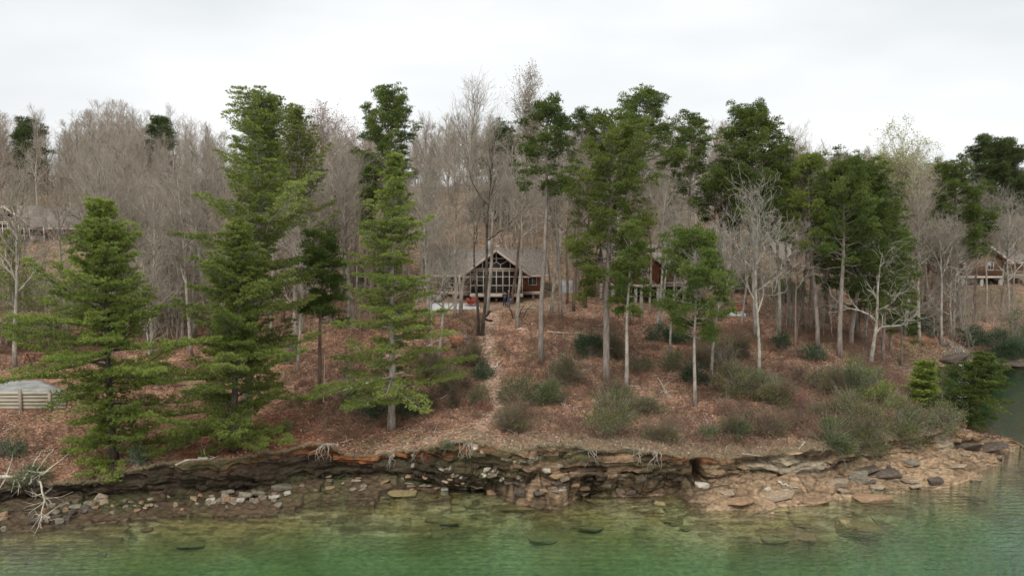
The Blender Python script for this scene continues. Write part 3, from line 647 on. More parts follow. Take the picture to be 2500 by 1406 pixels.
VP(2440, 700, 126, 2425, 374, 'round headed dark pine on the skyline at the right edge', seed=131, r0=.28, c0=.5, R=6.2, n=70, cl=.8, tl=.26, mt='pine_far')
VP(1222, 640, 118, 1222, 323, 'small round pine top showing above the main cabin roof', seed=137, r0=.22, c0=.66, R=3.4, n=34, cl=.6, tl=.22, mt='pine_far')
VP(940, 700, 98, 947, 250, 'tall round topped pine behind the cone shaped white pine', seed=139, r0=.26, c0=.5, R=4.4, n=62, cl=.6, tl=.2, mt='pine_dark', prof=lambda s: .95 if s < .55 else 1.0 - .9 * (s - .55))
VP(892, 720, 92, 900, 405, 'thin dark pine just left of the cone shaped white pine', seed=149, r0=.14, c0=.55, R=1.1, n=26)
VP(1420, 640, 118, 1422, 284, 'hazy pine top left of the broad open topped pine', seed=151, r0=.22, c0=.6, R=3.2, n=34, cl=.6, tl=.22, mt='pine_far')
for px, tp_, Y, R_, lb in ((72, 300, 140, 3.6, 'dark evergreen top on the left skyline above the hillside cabin'), (2055, 385, 135, 3.4, 'dark pine top peeping over the row on the point'),
                          (2135, 400, 150, 2.6, 'small pine top on the skyline left of the yellow green tree'), (1988, 380, 140, 2.2, 'smaller pine top on the skyline over the point'),
                          (2285, 405, 145, 3.2, 'pine top on the skyline right of the yellow green tree'), (1208, 480, 130, 2.6, 'deep green pine half hidden in bare woods above the cabin'),
                          (395, 290, 150, 3., 'pine top on the skyline left of the tallest pine'), (2160, 390, 155, 3., 'low round pine top behind the yellow green tree')):
    VP(px, 0, Y, px, tp_ + 5, lb, seed=int(px), r0=.2, c0=.45, R=R_, n=34, cl=.7, tl=.26, mt='pine_far', name='distant_pine')
for px, py, ty, Y, lb in ((1925, 760, 700, 98, 'young green pine by the middle cabin'), (2205, 760, 560, 92, 'slim green pine right of the point row'), (2110, 780, 640, 93, 'bushy green pine among trunks on the point'), (2010, 650, 560, 100, 'green pine tuft above the grey cabin roof')):
    VP(px, 0, Y, px, ty, lb, seed=px, r0=.1, c0=.2, R=1.8, n=26, name='young_pine')

# ---- single bare trees that stand out
def BT(px, py, Y, tx, ty, label, bark='bark_grey', mt='twig_far', bud=None, name='bare_tree', **k):
    b = hit(px, py) if Y is None else atY(px, Y)
    tp, H = topoff(b, tx, ty); H *= .94; tr, br, lf = bare_tree(H, top=tp, **k)
    return put_tree(name, label, 'bare tree', b, [(tr, 'trunk', M[bark], True), (br, 'branches', M[mt], False), (lf, 'buds', M[bud] if bud else None, False)], None)
BT(1856, 915, 66, 1850, 505, 'pale barked bare tree spreading wide white limbs over the slope', bark='bark_pale', mt='bark_pale', seed=201, r0=.15, start=.42, spread=.42, limbs=11, up=.5, crook=.24, twig=.013, dens=.6)
BT(2130, 880, 76, 2155, 600, 'crooked grey tree with low reaching limbs at the edge of the point', bark='bark_pale', mt='bark_pale', seed=205, r0=.2, start=.22, spread=.5, limbs=7, up=.3, crook=.3, twig=.013, dens=.5)
BT(1735, 932, None, 1768, 560, 'bare tree with leaning pale trunk right of the small drooping pine', bark='bark_pale', mt='bark_pale', seed=207, r0=.13, start=.5, spread=.3, limbs=12, crook=.2)
BT(1635, 866, None, 1652, 500, 'slim pale bare tree in front of the red cabin stairs', bark='bark_pale', seed=211, r0=.1, start=.35, spread=.26, limbs=14)
BT(1168, 818, None, 1155, 480, 'left one of two dark trunks before the cabin porch', bark='bark_dark', seed=213, r0=.15, start=.66, spread=.25, limbs=8)
BT(1177, 819, None, 1205, 330, 'right one of two dark trunks before the cabin porch, taller', bark='bark_dark', seed=217, r0=.17, start=.5, spread=.26, limbs=12)
BT(1188, 765, 86, 1215, 400, 'thick trunked bare tree left of the gable window', bark='bark_grey', seed=219, r0=.24, start=.65, spread=.25, limbs=12)
BT(1262, 790, 80, 1278, 430, 'mossy grey bare tree standing over a dark stump beside the people', bark='bark_grey', seed=223, r0=.2, start=.62, spread=.28, limbs=11)
BT(1247, 735, 91.2, 1292, 420, 'leaning reddish trunk crossing the right side of the cabin gable', bark='bark_brown', seed=227, r0=.2, start=.72, spread=.16, limbs=9)
BT(1070, 880, None, 1098, 560, 'forked pale tree reaching branches across the left cabin wing', bark='bark_pale', seed=229, r0=.14, start=.35, spread=.42, limbs=12, up=.3, crook=.26)
BT(1058, 870, 71, 1035, 520, 'grey bare tree left of the forked pale tree', bark='bark_grey', seed=231, r0=.12, start=.4, spread=.36, limbs=13)
BT(1110, 770, 84, 1115, 420, 'bare tree in front of the left cabin window', bark='bark_grey', seed=233, r0=.16, start=.6, spread=.25, limbs=9)
BT(1124, 762, 86, 1160, 222, 'tall thin bare tree whose fan of twigs tops the skyline left of centre', seed=237, r0=.17, start=.5, spread=.24, limbs=18, mt='twig_far', up=1.1)
BT(1300, 640, 112, 1290, 196, 'tallest feathery pale bare tree on the skyline at centre', seed=239, r0=.2, start=.55, spread=.22, limbs=22, mt='bud_tan', bark='bark_pale', buds=1, bud='bud_tan', up=1.1)
BT(2300, 842, None, 2296, 560, 'straight grey trunk rising before the far inlet shore', bark='bark_grey', seed=241, r0=.17, start=.62, spread=.3, limbs=12)
BT(2200, 790, 112, 2205, 350, 'large bare tree flushed with yellow green buds on the right hillside', seed=243, r0=.25, start=.25, spread=.33, limbs=26, mt='twig_far', buds=4, bud='bud_green', name='budding_tree', up=.9)
BT(2150, 780, 118, 2160, 400, 'smaller yellow green budding tree left of the large one', seed=245, r0=.2, start=.3, spread=.3, limbs=18, buds=4, bud='bud_green', name='budding_tree')
BT(2262, 780, 116, 2250, 405, 'faintly green budding tree right of the large one', seed=247, r0=.2, start=.3, spread=.3, limbs=18, buds=1, bud='bud_green', name='budding_tree')
BT(785, 700, 100, 782, 290, 'bare tree with pinkish buds right of the olive pine', seed=249, r0=.2, start=.35, spread=.3, limbs=20, buds=1, bud='bud_pink', mt='twig_pink', name='budding_tree')
BT(850, 700, 108, 845, 320, 'bare tree with rosy twigs left of the round topped pine', seed=251, r0=.2, start=.35, spread=.3, limbs=20, buds=1, bud='bud_pink', mt='twig_pink', name='budding_tree')
BT(2460, 800, 108, 2465, 500, 'pale limbed bare tree at the right edge above the inlet', bark='bark_pale', mt='bark_pale', seed=253, r0=.17, start=.35, spread=.4, limbs=13)
BT(365, 1000, 66, 350, 640, 'leaning thin bare tree between the two left pines', bark='bark_pale', seed=255, r0=.1, start=.3, spread=.4, limbs=12, crook=.24)
BT(725, 900, 70, 735, 560, 'bare tree with tangled grey limbs left of the slim dark pine', bark='bark_pale', seed=257, r0=.14, start=.4, spread=.4, limbs=13, crook=.26)
BT(30, 900, 68, 38, 420, 'grey bare tree at the left edge in front of the hillside cabin', bark='bark_grey', seed=259, r0=.18, start=.4, spread=.34, limbs=14)

# ---- repeated bare trees: prototypes, then copies
def proto(i, H, pink):
    tr, br, _ = bare_tree(H, seed=300 + i, start=(.15, .32, .22, .4)[i % 4], spread=(.25, .22, .29, .2)[i % 4], limbs=(18, 15, 18, 13)[i % 4], up=(.9, 1.1, .8, 1.2)[i % 4], r0=.0105 * H, twig=.012, crook=.2)
    r = empty('bare_tree', (0, 0, -500), None, 'bare tree')
    tr.build('trunk', M[('bark_grey', 'bark_pale', 'bark_brown', 'bark_grey')[i % 4]], r, smooth=True); br.build('branches', M['twig_pink' if pink else 'twig_far'], r)
    return r
PR = [proto(i, (20, 22, 18, 24, 19, 21, 17, 23)[i], i % 3 == 2) for i in range(8)]
for i in range(4):
    tr, br, _ = bare_tree(18, seed=340 + i, start=.52, spread=.24, limbs=13, up=.8, r0=.17 + .02 * i, twig=.011, crook=.24)
    r = empty('bare_tree', (0, 0, -500), None, 'bare tree'); tr.build('trunk', M[('bark_grey', 'bark_brown', 'bark_pale', 'bark_pine')[i]], r, smooth=True); br.build('branches', M['twig_far'], r); PR.append(r)
used = set()
def plant(i, x, y, s, rz, label, group, tilt=(0, 0)):
    o = PR[i] if i not in used else copy_tree(PR[i]); used.add(i)
    o.location = (x, y, hgt(x, y) - .1); o.scale = (s, s, s); o.rotation_euler = (tilt[0], tilt[1], rz)
    o['label'] = label; o['group'] = group; return o
random.seed(5)
# trees on the near plateau and slope, placed one by one (photo pixel, depth)
NEAR = [(1345, 86), (1372, 84), (1385, 92), (1400, 88), (1412, 97), (1430, 90), (1448, 99), (1345, 101), (1605, 80), (1620, 84), (1560, 87), (1585, 89), (1760, 86), (1785, 92),
        (1815, 84), (1820, 96), (1905, 82), (1925, 90), (1940, 76), (1955, 84), (1975, 95), (2020, 88), (2035, 92), (2095, 86), (2115, 83), (2180, 94), (2245, 100), (2330, 101), (2352, 104), (2378, 110), (2440, 112), (2470, 116),
        (2405, 108), (690, 84), (702, 90), (740, 80), (755, 92), (812, 84), (835, 92), (850, 82), (868, 95), (1005, 86), (1020, 92), (1042, 84), (1048, 96),
        (160, 82), (300, 78), (340, 84), (420, 80), (455, 86), (480, 79), (520, 88), (640, 86), (660, 80), (215, 84), (262, 80)]
SIDE = {0: 'far left', 1: 'left', 2: 'centre', 3: 'right', 4: 'far right'}
for k, (px, Y) in enumerate(NEAR):
    p = atY(px + random.uniform(-4, 4), Y)
    grp = ('grey trunks beside the red cabin and the main cabin' if 1330 < px < 1800 else 'thin trunks crowded on the point' if px >= 1800 and px < 2240 else 'bare trees above the inlet shore' if px >= 2240
           else 'bare trees behind the slim dark pine' if px > 660 else 'bare trees in the woods behind the left pines')
    LMK = [(235, 'behind the broad left pine'), (320, 'right of the broad left pine'), (400, 'above the grey boarded platform'), (470, 'left of the dark trunked pine'), (560, 'behind the dark trunked pine'), (670, 'right of the twin white pines'), (715, 'left of the tangled limbed tree'),
           (770, 'by the slim dark pine'), (860, 'between the slim dark pine and the cone shaped pine'), (960, 'behind the cone shaped pine'), (1060, 'by the left cabin wing'), (1360, 'right of the tall pale trunked pine'), (1395, 'left of the driveway'), (1420, 'in front of the driveway'), (1460, 'left of the largest pine'),
           (1600, 'in front of the red cabin wall'), (1640, 'before the red cabin deck'), (1775, 'left of the small right patio'), (1800, 'behind the small right patio'), (1835, 'right of the small right patio'), (1915, 'right of the pale branching tree'), (1945, 'left of the grey cabin'), (1965, 'before the grey cabin wall'),
           (1985, 'under the point pines'), (2030, 'between the pale point trunks'), (2060, 'behind the leaning pale point trunk'), (2105, 'right of the leaning pale point trunk'), (2150, 'by the crooked grey tree'), (2210, 'right of the crooked grey tree'), (2290, 'left of the straight inlet trunk'), (2340, 'right of the straight inlet trunk'), (2600, 'before the brown cabin')]
    lmk = [b_ for a_, b_ in LMK if px < a_][0]
    lab = {'g': 'slender grey bare tree rising between the main cabin and the red cabin', 't': 'thin bare trunk in the crowded stand on the point', 'b': 'bare tree on the leafy slope above the inlet',
           'x': 'bare tree behind the slim dark pine left of the main cabin', 'y': 'bare tree in the thicket behind the left pines'}['g' if grp[0] == 'g' else 't' if grp[0] == 't' else 'b' if 'above' in grp else 'x' if 'slim' in grp else 'y']
    pi_ = random.randrange(8, 12); lab = ('grey', 'brown', 'pale', 'dull grey')[pi_ - 8] + ' barked bare tree ' + lmk + (', farther up' if Y > 90 and px < 1500 or Y > 93 else ', lower down')
    plant(pi_, p[0], p[1], random.uniform(.65, 1.), random.uniform(0, 6.3), lab, grp, (random.uniform(-.05, .05), random.uniform(-.07, .07)))
# skyline profile of the woods in the photo (pixel column -> tree-top row) gives each far tree its height
SK = interp((-100, 265), (0, 262), (50, 300), (100, 262), (160, 300), (200, 268), (320, 260), (400, 290), (440, 265), (500, 310), (620, 300), (780, 285), (850, 320), (1000, 300), (1080, 290), (1180, 290), (1240, 310), (1290, 280), (1400, 290), (1450, 280), (1500, 295),
            (1700, 290), (1850, 330), (1950, 330), (2000, 375), (2080, 380), (2150, 360), (2250, 375), (2330, 400), (2360, 430), (2420, 420), (2600, 430))
HS = (20, 22, 18, 24, 19, 21, 17, 23)
cnt = 0; tries = 0; pts = []
while len(pts) < 62:                                            # the nearer woods on both flanks
    Y = random.uniform(72, 108); px = random.choice([random.uniform(-60, 1010), random.uniform(-60, 1010), random.uniform(-60, 760), random.uniform(2210, 2540)]); x = PT(px, 500, Y)[0]
    if (px > 560 and Y < 82) or (px > 2000 and Y < 99) or px < 235 or px > 2360 or (px > 900 and Y < 90) or x > 68 and Y > 116: continue
    if any((x - a) ** 2 + (Y - b) ** 2 < 6 for a, b in pts): continue
    pts.append((x, Y)); i = random.randrange(8)
    lab, g = (('leafless tree low on the wooded slope behind the left pines', 'leafless trees low on the left slope') if px < 640 else ('leafless tree in the woods between the tall pines and the main cabin', 'leafless trees left of the main cabin') if px < 1500
              else ('leafless tree close to the far inlet bank', 'leafless trees by the far inlet'))
    plant(i, x, Y, random.uniform(.5, .8), random.uniform(0, 6.3), lab, g, (random.uniform(-.06, .06), random.uniform(-.08, .08)))
while cnt < 200 and tries < 6000:
    tries += 1
    Y = 97 + 68 * random.random() ** .8; px = random.uniform(-60, 2560)
    x = PT(px, 500, Y)[0]
    if -13 < x < 8 and Y < 105: continue
    if 11 < x < 27 and Y < 108: continue
    if 36 < x < 54 and 104 < Y < 124: continue
    if 68 < x < 92 and 118 < Y < 132: continue
    if (px < 230 and Y < 122) or (px > 2340 and Y < 131): continue
    if any((x - a) ** 2 + (Y - b) ** 2 < 9 for a, b in pts): continue
    z = hgt(x, Y)
    if z < 1: continue
    pts.append((x, Y)); i = random.randrange(8)
    ztop = PT(px, SK(px) + random.uniform(8, 75), Y)[2]; H = ztop - z
    H = min(max(H, 10), 27) if Y > 125 else min(random.uniform(14, 21), max(H, 9))
    g = int(np.clip(px // 520, 0, 4))
    lab = ('bare grey tree in the woods on the far left hillside behind the hillside cabin', 'bare tree in the woods behind the tall white pines', 'bare tree on the hillside behind the main cabin', 'bare tree in the woods behind the red cabin and its pines', 'bare tree on the far right hillside')[g]
    plant(i, x, Y, H / HS[i], random.uniform(0, 6.3), lab, 'woods on the ' + SIDE[g] + ' hillside', (random.uniform(-.04, .04), random.uniform(-.05, .05)))
    cnt += 1
# ------------------------------------------------------------------ cabins
def siding(name, c1, c2, lap=.2):
    m, t, b, o = _nodes(name); v = coords(t); n = noise(t, 3, 5, coords(t, (.4, .4, 3)), .6)
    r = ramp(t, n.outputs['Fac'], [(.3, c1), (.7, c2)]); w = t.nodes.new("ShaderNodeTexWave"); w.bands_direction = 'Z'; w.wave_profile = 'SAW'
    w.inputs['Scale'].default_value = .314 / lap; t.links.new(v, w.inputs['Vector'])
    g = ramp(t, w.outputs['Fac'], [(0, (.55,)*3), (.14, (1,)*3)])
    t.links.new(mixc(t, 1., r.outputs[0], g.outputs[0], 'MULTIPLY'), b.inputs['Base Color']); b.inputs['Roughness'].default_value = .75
    bump(t, b, w.outputs['Fac'], 1, .03); return m
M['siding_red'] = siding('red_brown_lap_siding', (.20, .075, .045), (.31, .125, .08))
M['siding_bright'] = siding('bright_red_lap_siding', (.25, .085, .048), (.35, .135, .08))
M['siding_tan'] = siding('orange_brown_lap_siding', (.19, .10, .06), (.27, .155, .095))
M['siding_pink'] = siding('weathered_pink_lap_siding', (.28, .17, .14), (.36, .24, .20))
M['shingle'] = mat('weathered_shingles', (.19, .155, .13), (.33, .28, .24), 6., stretch=(1, .3, .3), bmp=.02)
M['trim'] = mat('tan_painted_trim', (.58, .47, .39), (.70, .59, .49), 3., rough=.6)
M['deckwood'] = mat('weathered_deck_wood', (.22, .18, .145), (.38, .32, .26), 3., stretch=(1, 1, 4))
M['concrete'] = mat('pale_concrete', (.50, .50, .48), (.66, .66, .63), 1.5)
M['terrace_concrete'] = mat('stained_concrete', (.20, .20, .185), (.36, .36, .335), 1.2, detail=8)
M['shade_wood'] = mat('shade_toned_wood', (.045, .035, .03), (.075, .06, .05), 2.)  # near-black wood: lack of light is put into its colour
M['block'] = mat('concrete_block', (.34, .33, .30), (.46, .44, .40), 2.)
M['black'] = mat('black_plastic', (.015, .015, .016), (.03, .03, .03), 4., rough=.5)
M['metal'] = mat('galvanised_metal', (.45, .46, .46), (.6, .6, .6), 4., rough=.4, metal=.6)
M['red_paint'] = mat('faded_red_paint', (.36, .06, .04), (.50, .11, .08), 6., rough=.55)
M['brown_paint'] = mat('brown_red_stain', (.17, .07, .045), (.28, .12, .08), 5.)
M['tarp'] = mat('grey_boards', (.20, .21, .22), (.33, .34, .35), 2.5, stretch=(4, .6, 1))
M['plank'] = siding('weathered_retaining_planks', (.34, .30, .22), (.52, .47, .37), .24)
def screen_mat():
    m, t, b, o = _nodes('dark_insect_screen'); tr = t.nodes.new("ShaderNodeBsdfTransparent"); mx = t.nodes.new("ShaderNodeMixShader"); mx.inputs[0].default_value = .45
    b.inputs['Base Color'].default_value = (.03, .03, .033, 1); b.inputs['Roughness'].default_value = .4
    t.links.new(tr.outputs[0], mx.inputs[1]); t.links.new(b.outputs[0], mx.inputs[2]); t.links.new(mx.outputs[0], o.inputs[0]); return m
M['screen'] = screen_mat()
def glass_mat():
    m, t, b, o = _nodes('window_glass'); b.inputs['Base Color'].default_value = (.10, .13, .15, 1); b.inputs['Roughness'].default_value = .06
    b.inputs['Specular IOR Level'].default_value = 1.; b.inputs['Metallic'].default_value = .35; return m
M['glass'] = glass_mat()

def win(par, x0, x1, z0, z1, y):
    f = MB(); t = .09
    for a in ((x0 - t, x1 + t, z0 - t, z0), (x0 - t, x1 + t, z1, z1 + t), (x0 - t, x0, z0, z1), (x1, x1 + t, z0, z1), ((x0 + x1) / 2 - .025, (x0 + x1) / 2 + .025, z0, z1)):
        f.box(a[0], a[1], y - .06, y - .003, a[2], a[3])
    fo = f.build('window', M['trim'], par); g = MB(); g.box(x0, x1, y - .03, y - .004, z0, z1); g.build('pane', M['glass'], fo)
def cabin(name, label, loc, rz=0, s=1., mir=1, zf=0., wall='siding_red', glazed=True, xl=-7.2, xr=5.5, deck=None, gw='siding_red', chimney=True):
    r = empty(name, loc, label, 'cabin', rz=rz); r.scale = (s * mir, s, s)
    A = zf
    b = MB(); b.box(xl, xr, 3.2, 11.4, .9 + A, 3.05 + A)
    for x in (xl, xr - .12): b.prism([(3.2, 3.06 + A), (11.4, 3.06 + A), (7.3, 5.5 + A)], 0, .12); v = b.v[-1]; b.v[-1] = np.stack([v[:, 1] + x, v[:, 0], v[:, 2]], 1)
    b.build('wall', M[wall], r)
    rf = MB(); rf.slab([(xl - .9, 2.45, 2.95 + A), (xr + .6, 2.45, 2.95 + A), (xr + .6, 7.3, 5.8 + A), (xl - .9, 7.3, 5.8 + A)], .16)
    rf.slab([(xl - .9, 7.3, 5.8 + A), (xr + .6, 7.3, 5.8 + A), (xr + .6, 12.1, 2.95 + A), (xl - .9, 12.1, 2.95 + A)], .16)
    ro = rf.build('roof', M['shingle'], r)
    fa = MB(); fa.box(xl - .9, xr + .6, 2.40, 2.447, 2.70 + A, 2.94 + A); fa.build('fascia', M['trim'], ro)
    if chimney:
        c = MB(); c.box(-1.5, -.7, 7.9, 8.7, 5.1 + A, 7.0 + A); c.box(-1.6, -.6, 7.8, 8.8, 7.0 + A, 7.12 + A); c.build('chimney', M['block'], ro)
        c = MB(); c.tubes([(2.9, 4.4, 3.9 + A)], [(2.9, 4.4, 4.5 + A)], .06, .06, 8); c.tubes([(2.9, 4.4, 4.5 + A)], [(2.9, 4.4, 4.56 + A)], .14, .14, 8); c.box(2.6, 3.2, 4.2, 4.7, 3.95 + A, 4.12 + A); c.build('vent_pipe', M['metal'], ro)
        c = MB(); c.box(-.2, .2, 7.35, 7.75, 5.7 + A, 6.25 + A); c.build('ridge_vent', M['metal'], ro)
    g = MB(); g.slab([(0, -.7, 6.2 + A), (0, 7.2, 6.2 + A), (-4.05, 7.2, 3.2 + A), (-4.05, -.7, 3.2 + A)], .16)
    g.slab([(0, -.7, 6.2 + A), (4.05, -.7, 3.2 + A), (4.05, 7.2, 3.2 + A), (0, 7.2, 6.2 + A)], .16); go = g.build('gable_roof', M['shingle'], r)
    k = MB()
    for sg in (-1, 1): k.bar((sg * .0, -.74, 6.07 + A), (sg * 4.08, -.74, 3.05 + A), .27, .06)
    k.box(-4.1, -3.1, -.7, 0, 2.92 + A, 3.02 + A); k.box(3.1, 4.1, -.7, 0, 2.92 + A, 3.02 + A); k.build('bargeboard', M['trim'], go)
    fl = MB(); fl.box(-3.12, 3.12, -.04, 3.19, .56 + A, .9 + A); fl.box(xl - .02, -3.13, 3.1, 3.195, .5 + A, .9 + A); fl.box(3.13, xr + .02, 3.1, 3.195, .5 + A, .9 + A); fl.build('floor_band', M['trim'], r)
    for x in (-2.95, 0, 2.95):
        p = MB(); w = .13 if zf < 1 else .2; p.box(x - w, x + w, .1, .1 + 2 * w, -1.2, .56 + A); p.build('post', M['block'] if zf >= 1 else M['shade_wood'], r)
    for x in ((xl + .3, -4.2, 4.4, xr - .3)):
        p = MB(); p.box(x - .16, x + .16, 3.35, 3.7, -1.2, .9 + A); p.build('post', M['block'], r)
    us = MB(); us.box(xl + .5, xr - .5, 6.5, 6.7, -1.0, .85 + A); us.build('foundation_wall', M['shade_wood'], r)  # dark backing under the floor, crawl-space shade painted as its colour
    if glazed:
        fr = MB(); yb, yf = .06, .003
        H = [(-3.1, 3.1, .9, 1.02), (-3.1, 3.1, 1.88, 1.98), (-3.1, 3.1, 2.9, 3.0), (-3.1, 3.1, 3.58, 3.68), (-3.1, 3.1, 3.76, 3.98)]
        for x0, x1, z0, z1 in H: fr.box(x0, x1, yf, yb, z0 + A, z1 + A)
        for i in range(9):
            x = -3.04 + i * .76; fr.box(x - .055, x + .055, yf - .015, yf - .002, .9 + A, 3.76 + A)
        def top(x): return 6.0 - abs(x) * .741
        for x in (-1.62, 1.62): fr.box(x - .055, x + .055, yf - .015, yf - .002, 3.98 + A, top(x) + A)
        fr.box(-.06, .06, yf - .015, yf - .002, 4.62 + A, 6.0 + A); fr.box(-1.55, 1.55, yf, yb, 5.05 + A, 5.15 + A)
        for sg in (-1, 1):
            for p_, q_ in (((0, 4.7), (sg * .48, 4.38)), ((sg * .48, 4.38), (sg * .48, 3.98)), ((sg * .48, 4.38), (sg * 1.5, 4.95))):
                fr.bar((p_[0], .02, p_[1] + A), (q_[0], .02, q_[1] + A), .09, .05)
            fr.bar((0, .03, 5.98 + A), (sg * 3.1, .03, 3.72 + A), .16, .06)
        fr.build('window_frame', M['trim'], r)
        sc_ = MB(); sc_.prism([(-3.05, .95 + A), (3.05, .95 + A), (3.05, 3.7 + A), (0, 5.93 + A), (-3.05, 3.7 + A)], .075, .085); sc_.build('screen', M['screen'], r)
        side = MB(); side.box(-3.1, -3.02, .1, 3.1, .9 + A, 1.9 + A); side.box(3.02, 3.1, .1, 3.1, .9 + A, 3.7 + A); side.build('side_panel', M['trim'], r)
        for x in (-2.3, -.5, 1.0): win(r, x, x + .95, 1.6 + A, 2.75 + A, 3.19)
        # entry porch with railing on the near-left side
        d = MB(); d.box(-4.35, -3.2, 1.2, 3.09, .62 + A, .78 + A); d.build('entry_deck', M['deckwood'], r)
        rl = MB(); rl.box(-4.35, -3.2, 1.15, 1.23, 1.72 + A, 1.80 + A)
        for i in range(9): rl.box(-4.33 + i * .135, -4.29 + i * .135, 1.17, 1.21, .78 + A, 1.72 + A)
        rl.box(-4.42, -4.30, 1.12, 1.24, -.3, 3.1 + A); rl.build('railing', M['trim'], r)
    else:
        w = MB(); w.prism([(-3.0, .9 + A), (3.0, .9 + A), (3.0, 3.74 + A), (0, 5.95 + A), (-3.0, 3.74 + A)], .0, .12); w.build('gable_wall', M[gw], r)
        w = MB(); w.box(-3.0, -2.88, .121, 3.19, .9 + A, 3.7 + A); w.box(2.88, 3.0, .121, 3.19, .9 + A, 3.7 + A); w.build('side_wall', M[gw], r)
        win(r, .7, 1.5, 1.9 + A, 3.1 + A, 0)
    win(r, 3.85, 4.75, 1.72 + A, 2.7 + A, 3.2); win(r, -6.3, -5.3, 1.5 + A, 2.7 + A, 3.2)
    if deck:
        x0, x1 = deck; d = MB(); d.box(x0, x1, .3, 3.05, .55 + A, .72 + A); d.build('deck', M['deckwood'], r)
        rl = MB(); rl.box(x0, x1, .28, .36, 1.6 + A, 1.7 + A)
        n = int((x1 - x0) / .16)
        for i in range(n): rl.box(x0 + i * .16, x0 + i * .16 + .045, .3, .345, .72 + A, 1.6 + A)
        rl.build('railing', M['deckwood'], r)
        for x in (x0 + .15, x1 - .15):
            p = MB(); p.box(x - .12, x + .12, .35, .6, -1.2, 3.1 + A); p.build('post', M['block'], r)
        st = MB()
        for i in range(10): st.box(x1 - 1.3 - .27 * 0, x1 - .3, -.1 - i * .27, .17 - i * .27, .4 + A - i * .25, .46 + A - i * .25)
        st.bar((x1 - 1.35, .2, .5 + A), (x1 - 1.35, -2.5, -2.0 + A), .2, .06, up=(1, 0, 0)); st.bar((x1 - .25, .2, .5 + A), (x1 - .25, -2.5, -2.0 + A), .2, .06, up=(1, 0, 0)); st.build('stairs', M['deckwood'], r)
    return r
def cz(px, py, Y): p = PT(px, py, Y); return (p[0], p[1], p[2])
cabin('lake_cabin', 'red brown cabin with tall screened gable porch behind the two people', cz(1212, 737, 92), xr=5.6)
cabin('red_cabin', 'bright red gabled cabin raised on block piers behind the largest pine', (PT(1553, 700, 95)[0], 95, 7.0), s=.92, zf=2.15, wall='siding_bright', gw='siding_bright', glazed=False, xl=-3.0, xr=9.6, deck=(3.3, 8.2), chimney=False)
cabin('grey_cabin', 'dull pinkish cabin on piers half hidden by the stand of trunks', (PT(1975, 700, 114)[0], 114, 6.6), zf=1.9, wall='siding_pink', gw='siding_pink', glazed=False, xl=-3.0, xr=6.5, chimney=False)
cabin('brown_cabin', 'orange brown cabin on tall piers above the inlet at the right edge', (PT(2398, 700, 125)[0], 125, 4.9), zf=2.3, wall='siding_tan', gw='siding_tan', glazed=False, xl=-3., xr=8.5, deck=(3.3, 7.6), chimney=False)
cabin('hillside_cabin', 'weathered cabin with grey shingle roof up the hill at the left edge', (PT(22, 600, 112)[0], 112, 12.9), mir=-1, wall='siding_pink', zf=.2, xl=-7.4, xr=5.5, chimney=False)

# ------------------------------------------------------------------ paving
def sheet(name, poly, m, th=.12, dz=.05, z=None, n=10):
    mb = MB(); p = [np.array(q, float) for q in poly]; V = []
    for i in range(n + 1):
        for j in range(n + 1):
            a = p[0] + (p[1] - p[0]) * i / n; b = p[3] + (p[2] - p[3]) * i / n; q = a + (b - a) * j / n
            V.append((q[0], q[1], (hgt(q[0], q[1]) + dz) if z is None else z))
    if z is None:
        k = np.array(V); k[:, 2] = k[:, 2]
        V = [tuple(v) for v in k]
    N = (n + 1) ** 2; V2 = V + [(a, b, c - th - (0 if z is None else .5)) for a, b, c in V]; f = []
    for i in range(n):
        for j in range(n):
            a = i * (n + 1) + j; b = a + n + 1; f += [(a, b, b + 1), (a, b + 1, a + 1)]
    edge = [i * (n + 1) for i in range(n + 1)] + [n * (n + 1) + j for j in range(1, n + 1)] + [i * (n + 1) + n for i in range(n - 1, -1, -1)] + [j for j in range(n - 1, 0, -1)]
    for a, b in zip(edge, edge[1:] + edge[:1]): f += [(a, a + N, b + N), (a, b + N, b)]
    mb.add(V2, f); return tag(mb.build(name, m, tint=False), kind='structure')
z0 = hgt(PT(1110, 745, 88.5)[0], 88.5)
def XY(px, Y): return (PT(px, 740, Y)[0], Y)
sheet('patio', [XY(1052, 87.6), XY(1172, 87.6), XY(1160, 91.5), XY(1056, 91.5)], M['concrete'], z=z0 + .18)
sheet('patio', [XY(1768, 88.4), XY(1822, 88.4), XY(1815, 91), XY(1770, 91)], M['concrete'], z=hgt(*XY(1795, 89)) + .2)
sheet('driveway', [XY(1360, 106), XY(1400, 106), XY(1402, 100), XY(1366, 100)], M['terrace_concrete'], dz=.08)
sheet('terrace', [(PT(-60, 950, 60.3)[0], 60.35), (PT(155, 950, 60.3)[0], 60.35), (PT(120, 950, 65)[0], 64.), (PT(-60, 950, 65)[0], 64.2)], M['terrace_concrete'], z=5.0)

